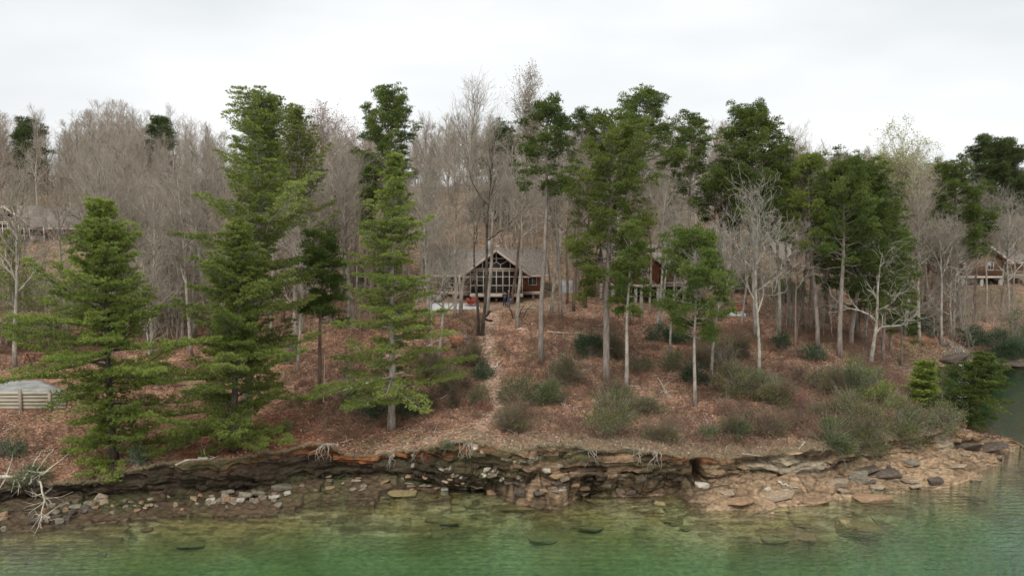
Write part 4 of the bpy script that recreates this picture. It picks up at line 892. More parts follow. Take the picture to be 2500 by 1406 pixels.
# ------------------------------------------------------------------ retaining wall and yard objects
wr = empty('retaining_wall', (PT(70, 1000, 60)[0], 60.1, 3.3), 'horizontal plank retaining wall below the grey terrace at the left edge', 'retaining wall'); wr['kind'] = 'thing'
x0, x1 = PT(-60, 1000, 60)[0] - wr.location.x, PT(160, 1000, 60)[0] - wr.location.x
m_ = MB()
for i in range(7): m_.box(x0, x1, -.05 + .012 * (i % 2), .12, -.3 + i * .28, -.3 + i * .28 + .262)
m_.build('planks', M['plank'], wr)
for px in (-20, 52, 124):
    m_ = MB(); x = PT(px, 1000, 60)[0] - wr.location.x; m_.box(x - .11, x + .11, -.2, -.053, -.5, 1.85); m_.build('post', M['deckwood'], wr)
def adir(px, Y, rz, label, zoff=0, group='red armchairs on the patios'):
    x = PT(px, 740, Y)[0]; r = empty('adirondack_chair', (x, Y, hgt(x, Y) + zoff), label, 'chair', group, rz)
    m = MB(); m.slab([(-.28, -.3, .38), (.28, -.3, .38), (.28, .25, .26), (-.28, .25, .26)], .03); m.build('seat', M['red_paint'], r)
    m = MB()
    for i in range(5):
        a = (-.26 + i * .13, .24, .24); hgt_ = .92 - .05 * abs(i - 2); m.bar(a, (a[0], .52, hgt_), .11, .025)
    m.build('backrest', M['red_paint'], r)
    for sg in (-1, 1):
        m = MB(); m.box(sg * .36 - .07, sg * .36 + .07, -.36, .36, .54, .565); m.build('armrest', M['red_paint'], r)
        m = MB(); m.box(sg * .33 - .02, sg * .33 + .02, -.34, -.24, 0, .54); m.build('leg', M['red_paint'], r)
        m = MB(); m.bar((sg * .28, -.3, .34), (sg * .28, .62, .03), .03, .1, up=(0, 0, 1)); m.build('leg', M['red_paint'], r)
    return r
adir(1150, 88.6, .9, 'red slatted armchair on the pale patio, left one of the pair', .2)
adir(1160, 88.9, .3, 'red slatted armchair on the pale patio, right one nearer the cabin', .2)
adir(1800, 89.4, -.4, 'red slatted armchair on the small patio right of the red cabin', .2)
sw = empty('swing_frame', tuple(atY(98, 68)), 'brown red wooden A frame swing stand above the grey terrace', 'swing')
m = MB(); m.bar((-1.5, 0, 1.25), (1.5, 0, 1.25), .12, .12); m.build('crossbeam', M['brown_paint'], sw)
for x in (-1.35, 1.35):
    for sg in (-1, 1):
        m = MB(); m.bar((x, 0, 1.3), (x + .1 * sg, sg * .6, -.1), .09, .09, up=(1, 0, 0)); m.build('leg', M['brown_paint'], sw)
m = MB(); m.box(-.7, .7, -.25, .25, .4, .45); m.box(-.7, .7, .2, .25, .45, .85); m.build('seat', M['brown_paint'], sw)
m = MB()
for x in (-.65, .65): m.tubes([(x, 0, .45)], [(x, 0, 1.2)], .015, .015, 5)
m.build('chain', M['black'], sw)
b = atY(362, 67); rp = empty('timber_platform', (b[0], b[1], b[2]), 'low grey boarded platform with dark front edge behind the left pines', 'platform')
m = MB(); m.slab([(-1.5, -.7, .42), (1.45, -.7, .42), (1.35, .9, .75), (.3, .9, .75)], .08); m.build('boards', M['tarp'], rp)
m = MB(); m.box(-1.5, 1.45, -.78, -.703, -.3, .42); m.build('front_edge', M['shade_wood'], rp)
# black drain pipe on the slope
m = MB(); P_ = [hit(a, b_) + [0, 0, .12] for a, b_ in ((1196, 762), (1190, 770), (1183, 777), (1184, 781), (1192, 784), (1202, 785))]
m.loft(P_, .1, 8); tag(m.build('drain_pipe', M['black'], smooth=True), 'bent black drain pipe lying on leaves below the cabin yard', 'pipe')
# split stump
b = hit(1115, 850); st = empty('split_stump', tuple(b), 'torn orange root plate of a fallen trunk left of the path', 'stump')
rs = np.random.RandomState(8); m = MB(); A = []; B_ = []
ring = [(math.cos(a) * rs.uniform(.55, .95), .1 * rs.rand(), .75 + math.sin(a) * rs.uniform(.5, .8)) for a in np.linspace(0, 6.28, 18)[:-1]]
V = [(0, -.25, .8)] + ring + [(x, y + .35, z) for x, y, z in ring] + [(0, .5, .8)]; n_ = len(ring)
m.add(V, [(0, 1 + i, 1 + (i + 1) % n_) for i in range(n_)] + [t_ for i in range(n_) for t_ in ((1+i, 1+n_+i, 1+n_+(i+1) % n_), (1+i, 1+n_+(i+1) % n_, 1+(i+1) % n_))] + [(2*n_+1, 1+n_+(i+1) % n_, 1+n_+i) for i in range(n_)]); m.build('root_plate', M['rotwood'], st)
m = MB()
for _ in range(26):
    a = rs.rand() * 6.28; p = np.array([math.cos(a) * .7, 0, .75 + .6 * math.sin(a)]); m.tubes([p], [p + np.array([math.cos(a) * .5, rs.normal() * .3, math.sin(a) * .4 + .1])], .03, .008, 4)
m.build('roots', M['deadwood'], st); m = MB(); m.loft([(0, .4, .7), (.5, 2., .6), (1., 3.4, .5)], [.32, .28, .24], 9); m.build('trunk', M['bark_grey'], st, smooth=True)
# dark stump beside the people
b = hit(1262, 775); m = MB(); rs = np.random.RandomState(12)
for i in range(9):
    a = rs.normal(size=2) * .22; m.path([(a[0], a[1], -.1), (a[0] * 1.6, a[1] * 1.6, .7), (a[0] * 2.6 + rs.normal() * .1, a[1] * 2.5, 1.3 + rs.rand() * .6)], [.08, .05, .02], 6)
tag(m.build('broken_stump', M['bark_dark'], loc=tuple(b)), 'dark splintered stump cluster right of the two people', 'stump')
u = empty('heat_pump', (PT(1068, 730, 92.5)[0], 92.5, hgt(PT(1068, 730, 92.5)[0], 92.5)), 'grey outdoor heat pump unit beside the left cabin wing', 'heat pump')
m = MB(); m.box(-.45, .45, -.4, .4, 0, .85); m.build('casing', M['block'], u); m = MB(); m.tubes([(0, 0, .85)], [(0, 0, .89)], .33, .33, 16); m.tubes([(0, 0, .89)], [(0, 0, .891)], .33, .0, 16); m.build('fan_grille', M['black'], u)

# ------------------------------------------------------------------ rocks
import bmesh
def rock_mesh(name, m, seed, sx, sy, sz, ang=.75, n=18, bev=.06):
    rs = np.random.RandomState(seed); bm = bmesh.new()
    for _ in range(n):
        v = rs.uniform(-1, 1, 3); v = np.sign(v) * np.abs(v) ** ang; v /= max(1, np.linalg.norm(v) ** .5); bm.verts.new((v[0] * sx, v[1] * sy, v[2] * sz))
    r = bmesh.ops.convex_hull(bm, input=bm.verts); bmesh.ops.delete(bm, geom=[g for g in r['geom_interior'] if isinstance(g, bmesh.types.BMVert)], context='VERTS')
    bmesh.ops.bevel(bm, geom=bm.edges[:] + bm.verts[:], offset=bev * min(sx, sy, sz * 2), segments=1, affect='EDGES')
    me = bpy.data.meshes.new(name); bm.to_mesh(me); bm.free(); me.materials.append(m)
    o = bpy.data.objects.new(name, me); col.objects.link(o); return o
def rockmat(nm, a, b): return mat(nm, a, b, 3.5, bmp=.05, stretch=(1, 1, 2.5), detail=8, p=(.3, .7))
M['rk_grey'] = rockmat('grey_sandstone', (.10, .085, .06), (.30, .265, .20)); M['rk_tan'] = rockmat('tan_sandstone', (.20, .145, .095), (.42, .33, .24))
M['rk_ledge'] = rockmat('brown_ledge_stone', (.11, .08, .055), (.29, .22, .165)); M['rk_pale'] = rockmat('pale_stone', (.32, .285, .225), (.60, .55, .45)); M['rk_dark'] = rockmat('dark_wet_stone', (.05, .04, .03), (.17, .13, .10))
M['rk_brown'] = rockmat('orange_brown_sandstone', (.20, .12, .065), (.38, .25, .15)); M['rk_moss'] = rockmat('algae_covered_stone', (.17, .14, .06), (.34, .27, .13))
rk_i = 0
def rock(px, py, w, h, label, m='rk_grey', name='rock', group=None, dz=0., rz=None, tilt=.12, depth=None, seed=None):
    """w,h: size in photo pixels"""
    global rk_i
    rk_i += 1; b = hit(px, py); k = b[1] / F; rs = np.random.RandomState(1000 + rk_i if seed is None else seed)
    sx = w * k / 2; sz = max(h * k * .5, .05); sy = (depth or rs.uniform(.5, .8) * w * .8) * k / 2 + .05
    o = rock_mesh(name, M[m], 1000 + rk_i if seed is None else seed, sx * 1.15, sy * 1.15, sz * 1.1)
    o.location = (b[0], b[1], b[2] + sz * .35 + dz); o.rotation_euler = (rs.normal() * tilt - .05, rs.normal() * tilt, rs.uniform(-.5, .5) if rz is None else rz)
    return tag(o, label, 'rock', group)
rnd = random.Random(4)
for px, py, w, h, m, lb in [(598, 1212, 50, 24, 'rk_grey', 'largest dark angular block in the heap at the waterline'), (558, 1203, 40, 14, 'rk_grey', 'flat slab topping the left of the waterline heap'),
        (632, 1205, 44, 16, 'rk_grey', 'tilted slab at the right shoulder of the waterline heap'), (672, 1213, 34, 12, 'rk_pale', 'pale flat slab right of the waterline heap'),
        (702, 1205, 22, 12, 'rk_pale', 'small pale block farthest right of the waterline heap'), (515, 1224, 26, 14, 'rk_pale', 'pale stone at the left foot of the waterline heap'),
        (548, 1217, 24, 20, 'rk_tan', 'upright tan block beside the largest dark block'), (586, 1222, 24, 12, 'rk_pale', 'bright pale stone below the largest dark block'),
        (690, 1192, 56, 22, 'rk_grey', 'broad slab leaning behind the waterline heap')]:
    rock(px, py, w, h, lb, m, 'flat_stone', 'heaped stone slabs below the twin white pines')
for k in range(26):
    px = rnd.uniform(505, 700); rock(px, rnd.uniform(1214, 1242) - (px - 500) * .03, rnd.uniform(12, 26), rnd.uniform(8, 15), 'small angular stone in the heap at the waterline below the twin pines', rnd.choice(['rk_grey', 'rk_tan', 'rk_ledge', 'rk_grey', 'rk_brown']), 'stone', 'small stones of the waterline heap')
for k in range(30):
    px = rnd.uniform(0, 260); rock(px, 1294 - px * .18 + rnd.uniform(-36, 8), rnd.uniform(14, 38), rnd.uniform(9, 20), 'brown shore stone under the roots of the fallen tree', rnd.choice(['rk_grey', 'rk_tan', 'rk_brown', 'rk_dark']), 'stone', 'stones along the left shore')
for k in range(26):
    px = rnd.uniform(270, 500); rock(px, 1250 - (px - 270) * .05 + rnd.uniform(-32, 4), rnd.uniform(8, 22), rnd.uniform(4, 10), 'small flat stone on the dark muddy shore left of the heap', rnd.choice(['rk_grey', 'rk_tan', 'rk_brown']), 'stone', 'scattered stones on the muddy shore')
for k in range(34):
    px = rnd.uniform(720, 1180); rock(px, 1184 + rnd.uniform(-22, 14), rnd.uniform(8, 26), rnd.uniform(4, 10), 'small stone on the brown shore below the clay bank', rnd.choice(['rk_grey', 'rk_ledge', 'rk_tan', 'rk_brown', 'rk_brown']), 'stone', 'scattered stones below the clay bank')
for px, py, w, h, m, lb, rz in [(1712, 1190, 38, 26, 'rk_pale', 'large pale boulder at the foot of the dark crack', .2), (1372, 1198, 26, 9, 'rk_pale', 'flat white stone lying on the broken ledge', .1), (1376, 1190, 10, 6, 'rk_pale', 'tiny white stone on the broken ledge', 0),
        (2095, 1172, 46, 40, 'rk_grey', 'upright leaf shaped slab leaning in the dark rock pile', -.6), (2142, 1190, 44, 12, 'rk_tan', 'long tan slab pointing down to the water from the rock pile', -.5),
        (2048, 1182, 52, 20, 'rk_tan', 'tan boulder at the left end of the dark rock pile', .2), (2160, 1160, 80, 18, 'rk_dark', 'dark overhanging slab at the right of the rock pile', .1), (2120, 1150, 100, 16, 'rk_dark', 'long dark slab along the top of the rock pile', .15),
        (2225, 1176, 36, 12, 'rk_tan', 'tan slab below the right end of the rock pile', .1), (2232, 1188, 40, 12, 'rk_tan', 'lower flat tan slab by the water', .1), (2280, 1175, 54, 14, 'rk_dark', 'dark wedge slab on the pale ledge', .2),
        (2225, 1135, 40, 20, 'rk_grey', 'rounded grey boulder behind the rock pile', .3), (2330, 1140, 60, 8, 'rk_tan', 'thin ledge slab on the pale point', .15), (2392, 1118, 26, 14, 'rk_tan', 'square tan block on the pale point', .5),
        (2440, 1120, 28, 8, 'rk_dark', 'small dark slab near the tip of the point', 0), (2350, 1092, 90, 26, 'rk_dark', 'dark tilted ledge under the drooping hemlock', -.3),
        (2410, 1098, 90, 20, 'rk_dark', 'dark flat ledge reaching to the water at the tip', -.2), (2490, 1150, 40, 14, 'rk_grey', 'grey slab in the water at the right edge', 0), (2380, 1176, 40, 12, 'rk_tan', 'tan slab awash left of the tip', 0),
        (1810, 1228, 80, 16, 'rk_brown', 'brown layered slab at the front of the tan shelf', .1), (1900, 1214, 90, 18, 'rk_tan', 'rounded tan ledge in the middle of the tan shelf', .15), (1780, 1205, 60, 12, 'rk_tan', 'low tan ledge on the left of the tan shelf', .2),
        (2130, 1222, 110, 26, 'rk_brown', 'big brown slab half out of the water', .12), (1990, 1228, 70, 14, 'rk_brown', 'brown slab awash left of the big brown slab', .1), (1920, 1190, 28, 10, 'rk_grey', 'small grey slab above the rounded ledge', -.3),
        (1876, 1196, 22, 10, 'rk_pale', 'small pale stone left of the small grey slab', 0), (2330, 880, 90, 26, 'rk_dark', 'dark rock block on the far inlet shore below the white bush', 0), (2440, 886, 110, 22, 'rk_dark', 'dark layered rock on the far inlet shore at right', 0),
        (2355, 893, 30, 12, 'rk_pale', 'pale stone at the water on the far inlet shore', 0), (2480, 884, 50, 10, 'rk_tan', 'tan ledge on the far inlet shore at the right edge', 0), (2269, 748, 18, 20, 'rk_pale', 'white boulder on the leafy hillside above the inlet', 0),
        (1430, 1208, 24, 10, 'rk_tan', 'tan block at the notch in the broken ledge', .3), (1085, 1196, 20, 12, 'rk_pale', 'pale stone at the end of the thin drift log', 0), (1190, 1150, 20, 18, 'rk_pale', 'pale stone stuck in the clay bank', .2),
        (498, 1120, 30, 9, 'rk_pale', 'flat pale stone on red pine needles left of the dark trunk', 0), (1335, 1150, 22, 12, 'rk_pale', 'pale lichen covered stone in the ledge right of the clay bank', .2)]:
    rock(px, py, w, h, lb, m, 'rock', 'rocks on the tan shelf and point' if px > 1720 and py > 1000 else None, rz=rz)
for k in range(22):
    px = rnd.uniform(1960, 2440); rock(px, 1205 - (px - 1960) * .14 + rnd.uniform(-42, 12), rnd.uniform(12, 40), rnd.uniform(5, 12), 'loose stone on the tan shelf around the dark rock pile', rnd.choice(['rk_tan', 'rk_tan', 'rk_dark', 'rk_grey', 'rk_brown']), 'stone', 'loose stones on the tan shelf', rz=rnd.uniform(-.2, .4))
for k in range(22):
    px = rnd.uniform(1200, 1670); rock(px, 1192 + rnd.uniform(-30, 14) , rnd.uniform(18, 46), rnd.uniform(12, 20), 'brown layered block of the broken ledge right of the path', rnd.choice(['rk_ledge', 'rk_brown', 'rk_ledge', 'rk_dark']), 'layered_rock', 'layered blocks of the broken ledge', rz=rnd.uniform(-.1, .25), tilt=.06)
for px, py, w, h, lb in [(2090, 1300, 130, 46, 'largest green slab under the water right of centre'), (1955, 1282, 52, 22, 'square green block under the water'), (1640, 1275, 60, 18, 'green block under the water below the notch'),
        (1080, 1272, 100, 18, 'dark edged ledge under the water left of centre'), (1290, 1262, 30, 14, 'small green rock under the water at centre'), (1900, 1312, 44, 16, 'deep green rock under the water'), (2360, 1215, 90, 24, 'green brown slab under the water near the point')]:
    rock(px, py, w, h, lb, 'rk_moss', 'submerged_rock', 'slabs under the green water', rz=-.25)
for k in range(16):
    px = rnd.uniform(120, 2350); w0 = float(np.interp(px, [0, 570, 950, 1150, 1350, 1560, 1700, 1900, 2200, 2350], [1318, 1256, 1200, 1195, 1245, 1215, 1242, 1235, 1190, 1190]))
    rock(px, w0 + rnd.uniform(4, 80), rnd.uniform(24, 90), rnd.uniform(8, 18), 'algae covered slab lying under the shallow green water', rnd.choice(['rk_moss', 'rk_moss', 'rk_brown']), 'submerged_rock', 'small slabs under the shallows', rz=rnd.uniform(-.4, .3), tilt=.05, dz=-.05)

# ------------------------------------------------------------------ dead wood
def limb(name, pix, r, label, m='deadwood', twigs=0, seed=0, lift=.1, cat='branch', group=None, down=0):
    rs = np.random.RandomState(seed); P_ = np.array([hit(a, b_) + [0, 0, lift + (c if c else 0)] for a, b_, c in [(q + (0,))[:3] for q in pix]])
    root = P_[0].copy(); t0 = np.linspace(0, 1, len(P_)); t1 = np.linspace(0, 1, 12); Q = np.stack([np.interp(t1, t0, P_[:, i]) for i in range(3)], 1) - root
    Q[1:-1] += rs.normal(size=(10, 3)) * r * .5
    ln = np.linalg.norm(Q[-1]); mb = MB(); mb.loft(Q, r * (1 - .75 * t1), 7, jit=.2, seed=seed)
    for _ in range(twigs):
        p = on_path(Q, rs.uniform(.3, 1)); d = unit(rs.normal(size=3) + [0, -.3 * (down > 0), .3 - down])
        l = ln * rs.uniform(.1, .28)
        e = p + d * l; mb.tubes([p, e], [e, e + unit(d + rs.normal(size=3) * .6) * l * .7], [r * .35, r * .2], [r * .2, .008], 4)
        e2 = p + d * l * .6; mb.tubes([e2], [e2 + unit(d + rs.normal(size=3) * .8) * l * .6], [r * .2], [.006], 4)
    return tag(mb.build(name, M[m], smooth=True, loc=tuple(root)), label, cat, group)
limb('fallen_tree', [(-70, 1222, 1.2), (40, 1216, 1.1), (125, 1203, 1.2)], .17, 'bleached fallen tree with dangling roots at the left shore', twigs=16, seed=3, cat='fallen tree', down=1.1, lift=.3)
limb('root_mass', [(100, 1215, 1.), (112, 1250, .7), (95, 1292, .1)], .07, 'tangle of pale roots hanging to the water from the fallen tree', twigs=24, seed=5, down=.9, cat='roots')
limb('dead_branch', [(56, 1196, .5), (85, 1170, .9), (108, 1148, 1.3)], .07, 'left one of two bleached limbs standing up behind the fallen tree', seed=7, twigs=1)
limb('dead_branch', [(72, 1200, .4), (100, 1172, .8), (135, 1140, 1.2)], .07, 'right one of two bleached limbs standing up behind the fallen tree', seed=8, twigs=2)
limb('dead_branch', [(415, 1142), (450, 1130), (520, 1124), (545, 1108)], .08, 'long grey branch lying along the brink left of the dark trunk', seed=9, twigs=4, group=None)
limb('drift_log', [(1072, 1182), (1120, 1188), (1180, 1186)], .07, 'thin pale drift log floating at the waterline below the clay bank', seed=10, cat='log')
limb('fallen_log', [(1202, 908), (1214, 893), (1228, 880)], .12, 'short pale log beside the path', seed=11, cat='log')
limb('fallen_log', [(1040, 850), (1060, 838), (1072, 832)], .1, 'pale broken log beneath the forked pale tree', seed=12, cat='log')
limb('fallen_log', [(1264, 806), (1296, 809)], .11, 'short grey log across the slope right of the path', seed=13, cat='log')
limb('fallen_log', [(1335, 812), (1380, 815), (1440, 818)], .08, 'long thin log across the slope below the red cabin', seed=14, cat='log')
limb('dead_branch', [(1352, 850), (1375, 870), (1410, 885)], .06, 'curved grey branch on leaves right of the tall pine', seed=15, twigs=4)
limb('dead_branch', [(1345, 875), (1380, 884)], .05, 'small forked branch right of the tall pine foot', seed=16, twigs=4)
limb('dead_branch', [(1605, 925), (1625, 955), (1638, 975)], .06, 'straight grey branch lying downhill right of the largest pine', seed=17, twigs=2)
limb('dead_branch', [(1360, 965), (1372, 990), (1388, 998)], .05, 'pale crooked branch below the green laurel', seed=18, twigs=5)
limb('dead_branch', [(1612, 962), (1622, 956), (1635, 980)], .05, 'forked bleached branch in brown brush', seed=19, twigs=6)
limb('fallen_log', [(1852, 1045), (1880, 1058), (1902, 1076)], .09, 'bleached log end pointing out of the brush above the tan shelf', seed=20, cat='log')
limb('fallen_log', [(1950, 1100), (1965, 1082), (1945, 1078)], .06, 'thin grey log at the brink above the tan shelf', seed=21, cat='log')
limb('dead_branch', [(2155, 1060), (2165, 1085), (2150, 1100)], .06, 'bleached branch hanging over the brink in the big olive bush', seed=22, twigs=8)
limb('dead_branch', [(1740, 975), (1790, 1000)], .05, 'grey stick lying by the rusty leaved shrub', seed=23, twigs=3)
limb('drift_log', [(1900, 1178), (1925, 1190), (1950, 1195)], .08, 'pale drift log on the tan shelf', seed=24, cat='log')
limb('dead_branch', [(790, 985), (792, 940, .4), (793, 900, 1.2)], .05, 'pale dead sapling stem right of the slim dark pine', seed=26)
limb('dead_branch', [(1095, 965), (1060, 985), (1010, 1000)], .04, 'thin twiggy branch lying in brush left of the path', seed=27, twigs=5)
for i, (a, b_, l) in enumerate([(790, 1088, 1), (1020, 1092, 0), (1150, 1082, 1), (1450, 1100, 0), (1600, 1105, 0), (1560, 1100, 0), (1135, 1085, 0), (960, 1108, 0)]):
    p = hit(a, b_ - 3); mb = MB(); rs = np.random.RandomState(40 + i)
    for _ in range(9 if l else 5):
        q = np.array([rs.normal() * .15, 0, 0.05]); P_ = [q]
        for k in range(5): q = q + np.array([rs.normal() * .16, -.08 - .05 * rs.rand(), -.12 - .14 * rs.rand()]); P_.append(q)
        mb.path(P_, np.linspace(.026, .008, 6), 5)
    for _ in range(5 if l else 2):
        q = np.array([0, 0, .05]); P_ = [q]; sgn = rs.choice([-1, 1])
        for k in range(5): q = q + np.array([sgn * .22, -.03, rs.normal() * .04]); P_.append(q)
        mb.path(P_, np.linspace(.03, .008, 6), 5)
    tag(mb.build('exposed_roots', M['bark_grey'], loc=tuple(p)), ['pale roots spilling over the brink right of the slim dark pine', 'thin roots hanging over the clay bank', 'forked pale root hanging over the clay bank below the path', 'thin roots hanging over the layered ledge',
        'roots hanging left of the dark crack', 'small roots over the ledge below the olive shrub', 'short roots beside the forked pale root', 'roots over the orange clay below the cone shaped pine'][i], 'roots')
# roots at the foot of the tallest pine
mb = MB(); rs = np.random.RandomState(77); b = hit(598, 1068)
for k in range(16):
    a = rs.uniform(-3.3, .3); P_ = []
    q = np.array([b[0], b[1]]);
    for j in range(7):
        P_.append((q[0] - b[0], q[1] - b[1], hgt(q[0], q[1]) + .04 - b[2])); q = q + np.array([math.cos(a), math.sin(a) * .6]) * .35; a += rs.normal() * .25
    mb.path(P_, np.linspace(.11, .02, 7), 6)
tag(mb.build('surface_roots', M['bark_grey'], loc=tuple(b)), 'grey roots spreading on red needles at the foot of the tallest pine', 'roots')

# ------------------------------------------------------------------ people
def skin_body(name, nodes, m, parent, sub=1):
    """nodes: list of (pos, radius, parent_index)"""
    me = bpy.data.meshes.new(name); me.from_pydata([n[0] for n in nodes], [(n[2], i) for i, n in enumerate(nodes) if n[2] >= 0], [])
    o = bpy.data.objects.new(name, me); col.objects.link(o); o.parent = parent
    sk = o.modifiers.new('skin', 'SKIN'); o.modifiers.new('sub', 'SUBSURF').levels = sub; o.modifiers['sub'].render_levels = sub
    sk.use_smooth_shade = True
    for i, n in enumerate(nodes):
        r = n[1]; v = me.skin_vertices[0].data[i]; v.radius = r if isinstance(r, tuple) else (r, r); v.use_root = n[2] < 0
    me.materials.append(m); return o
M['skin'] = mat('skin', (.42, .25, .18), (.50, .31, .23), 8., rough=.6); M['navy'] = mat('dark_navy_jacket', (.015, .017, .025), (.03, .033, .045), 9.)
M['jeans_dark'] = mat('dark_jeans', (.02, .03, .05), (.04, .055, .085), 9.); M['jeans'] = mat('blue_jeans', (.07, .12, .2), (.12, .19, .30), 9.)
M['hair_grey'] = mat('white_hair', (.55, .53, .5), (.7, .68, .65), 30.); M['hair_brown'] = mat('brown_hair', (.05, .03, .02), (.10, .06, .04), 30.)
M['shoe'] = mat('dark_shoes', (.02, .018, .016), (.04, .035, .03), 9.); M['shirt'] = mat('plaid_shirt', (.16, .10, .10), (.28, .25, .25), 14., p=(.45, .55)); M['white_print'] = mat('white_print', (.6, .6, .6), (.75, .75, .75), 5.)
def person(loc, label, pose, jacket, jeans, hair, printed, rz=0, s=1.):
    r = empty('person', loc, label, 'person', rz=rz, s=s); aL, aR = pose       # elbow, wrist for left(+x) and right(-x)
    N = [((0, 0, .95), (.11, .08), -1), ((0, 0, 1.12), (.11, .08), 0), ((0, 0, 1.34), (.15, .10), 1), ((0, 0, 1.46), (.09, .08), 2), ((0, 0, 1.52), .056, 3), ((0, -.01, 1.585), (.068, .078), 4), ((0, -.015, 1.68), (.076, .092), 5), ((0, 0, 1.745), (.055, .065), 6)]
    def arm(sg, el, wr):
        i = len(N); N.append(((sg * .17, 0, 1.42), .062, 2)); N.append((el, .046, i)); N.append((wr, .032, i + 1)); w = np.array(wr); d = unit(w - np.array(el))
        pl = w + d * .07; N.append((tuple(pl), (.022, .038), i + 2)); ip = i + 3; sd = unit(np.cross(d, [0, 1, .2]))
        for k, (off, ln) in enumerate(((-.03, .065), (-.01, .08), (.01, .075), (.028, .058))):
            a = pl + d * .03 + sd * off; N.append((tuple(a), .009, ip)); b = a + d * ln * .5 + np.array([0, -.008, 0]); N.append((tuple(b), .0085, len(N) - 1)); c = b + unit(d + np.array([0, -.4, -.1])) * ln * .5; N.append((tuple(c), .0075, len(N) - 1))
        a = pl - d * .02 + sd * -.05; N.append((tuple(a), .010, ip)); N.append((tuple(a + unit(d - sd * .6) * .045), .009, len(N) - 1))
    arm(1, *aL); arm(-1, *aR)
    for sg in (-1, 1):
        i = len(N); N += [((sg * .095, 0, .86), .092, 0), ((sg * .105, -.01, .48), .06, i), ((sg * .11, .015, .10), .042, i + 1), ((sg * .12, -.02, .045), .04, i + 2), ((sg * .13, -.15, .03), .03, i + 3)]
    body = skin_body('body', N, M['skin'], r)
    f = MB(); f.add([(-.012, -.105, 1.70), (.012, -.105, 1.70), (.018, -.128, 1.655), (-.018, -.128, 1.655), (0, -.1, 1.65)], [(0, 1, 2), (0, 2, 3), (3, 2, 4)]); f.build('nose', M['skin'], body)
    for sg in (-1, 1):
        e = MB(); e.tubes([(sg * .03, -.100, 1.695)], [(sg * .03, -.108, 1.695)], .011, .004, 8); e.build('eye', M['shoe'], body)
        e = MB(); e.tubes([(sg * .074, 0, 1.65)], [(sg * .078, .01, 1.70)], .014, .018, 8); e.build('ear', M['skin'], body)
    e = MB(); e.bar((-.024, -.1, 1.622), (.024, -.1, 1.622), .01, .008); e.build('mouth', M['rotwood'], body)
    h = MB(); Vh = []; n1_, n2_ = 6, 12
    for i in range(n1_ + 1):
        ph = i / n1_ * 1.75
        for j in range(n2_):
            a = j / n2_ * 6.283; fr = .72 if math.sin(a) < -.3 and i > 3 else 1.
            Vh.append((.086 * math.sin(ph) * math.cos(a), .103 * math.sin(ph) * math.sin(a) * (fr) + .012, 1.688 + .1 * math.cos(ph)))
    h.add(Vh, [t_ for i in range(n1_) for j in range(n2_) for t_ in ((i*n2_+j, (i+1)*n2_+j, (i+1)*n2_+(j+1) % n2_), (i*n2_+j, (i+1)*n2_+(j+1) % n2_, i*n2_+(j+1) % n2_))]); h.build('hair', M[hair], body, smooth=True)
    J = [((0, 0, .86), (.178, .135), -1), ((0, 0, 1.12), (.16, .122), 0), ((0, 0, 1.34), (.19, .13), 1), ((0, 0, 1.475), (.1, .09), 2)]
    for sg, (el, wr) in ((1, aL), (-1, aR)):
        i = len(J); w = np.array(el) + (np.array(wr) - np.array(el)) * .93; J += [((sg * .185, 0, 1.42), .08, 2), (el, .063, i), (tuple(w), .045, i + 1)]
    jk = skin_body('jacket', J, M[jacket], r)
    if printed:
        for sg in (-1, 1):
            p = MB(); p.box(sg * .05 - .028, sg * .05 + .028, -.158, -.15, 1.25, 1.31); p.build('print', M['white_print'], jk)
    else:
        p = MB(); p.add([(-.035, -.142, 1.46), (.035, -.142, 1.46), (.05, -.15, 1.0), (-.05, -.15, 1.0)], [(0, 2, 1), (0, 3, 2)]); q = MB(); q.slab([(-.04, -.15, 1.45), (.04, -.15, 1.45), (.05, -.142, 1.44), (-.05, -.142, 1.44)], .44); q.build('shirt', M['shirt'], r)
    K = [((0, 0, 1.06), (.15, .112), -1), ((0, 0, .88), (.165, .122), 0)]
    for sg in (-1, 1):
        i = len(K); K += [((sg * .1, 0, .8), .105, 1), ((sg * .105, -.01, .48), .075, i), ((sg * .11, .012, .1), .062, i + 1)]
    skin_body('trousers', K, M[jeans], r)
    for sg in (-1, 1):
        i = skin_body('shoe', [((sg * .11, .05, .045), .05, -1), ((sg * .12, -.05, .045), .052, 0), ((sg * .13, -.17, .04), .04, 1)], M['shoe'], r)
    return r
pa = hit(1232, 749); pb = hit(1242, 748)
person((pa[0], pa[1], pa[2]), 'person in dark jacket with white chest print and dark jeans, hands clasped', (((.26, -.05, 1.16), (.06, -.2, 1.12)), ((-.26, -.05, 1.16), (-.05, -.2, 1.10))), 'navy', 'jeans_dark', 'hair_brown', True, .05, .98)
person((pa[0] + .47, pa[1] + .18, hgt(pa[0] + .47, pa[1] + .18)), 'white haired person in open dark jacket and blue jeans, standing close on the right', (((.27, .02, 1.14), (.25, -.1, .9)), ((-.26, .08, 1.2), (-.16, .2, 1.05))), 'navy', 'jeans', 'hair_grey', False, -.05, 1.04)
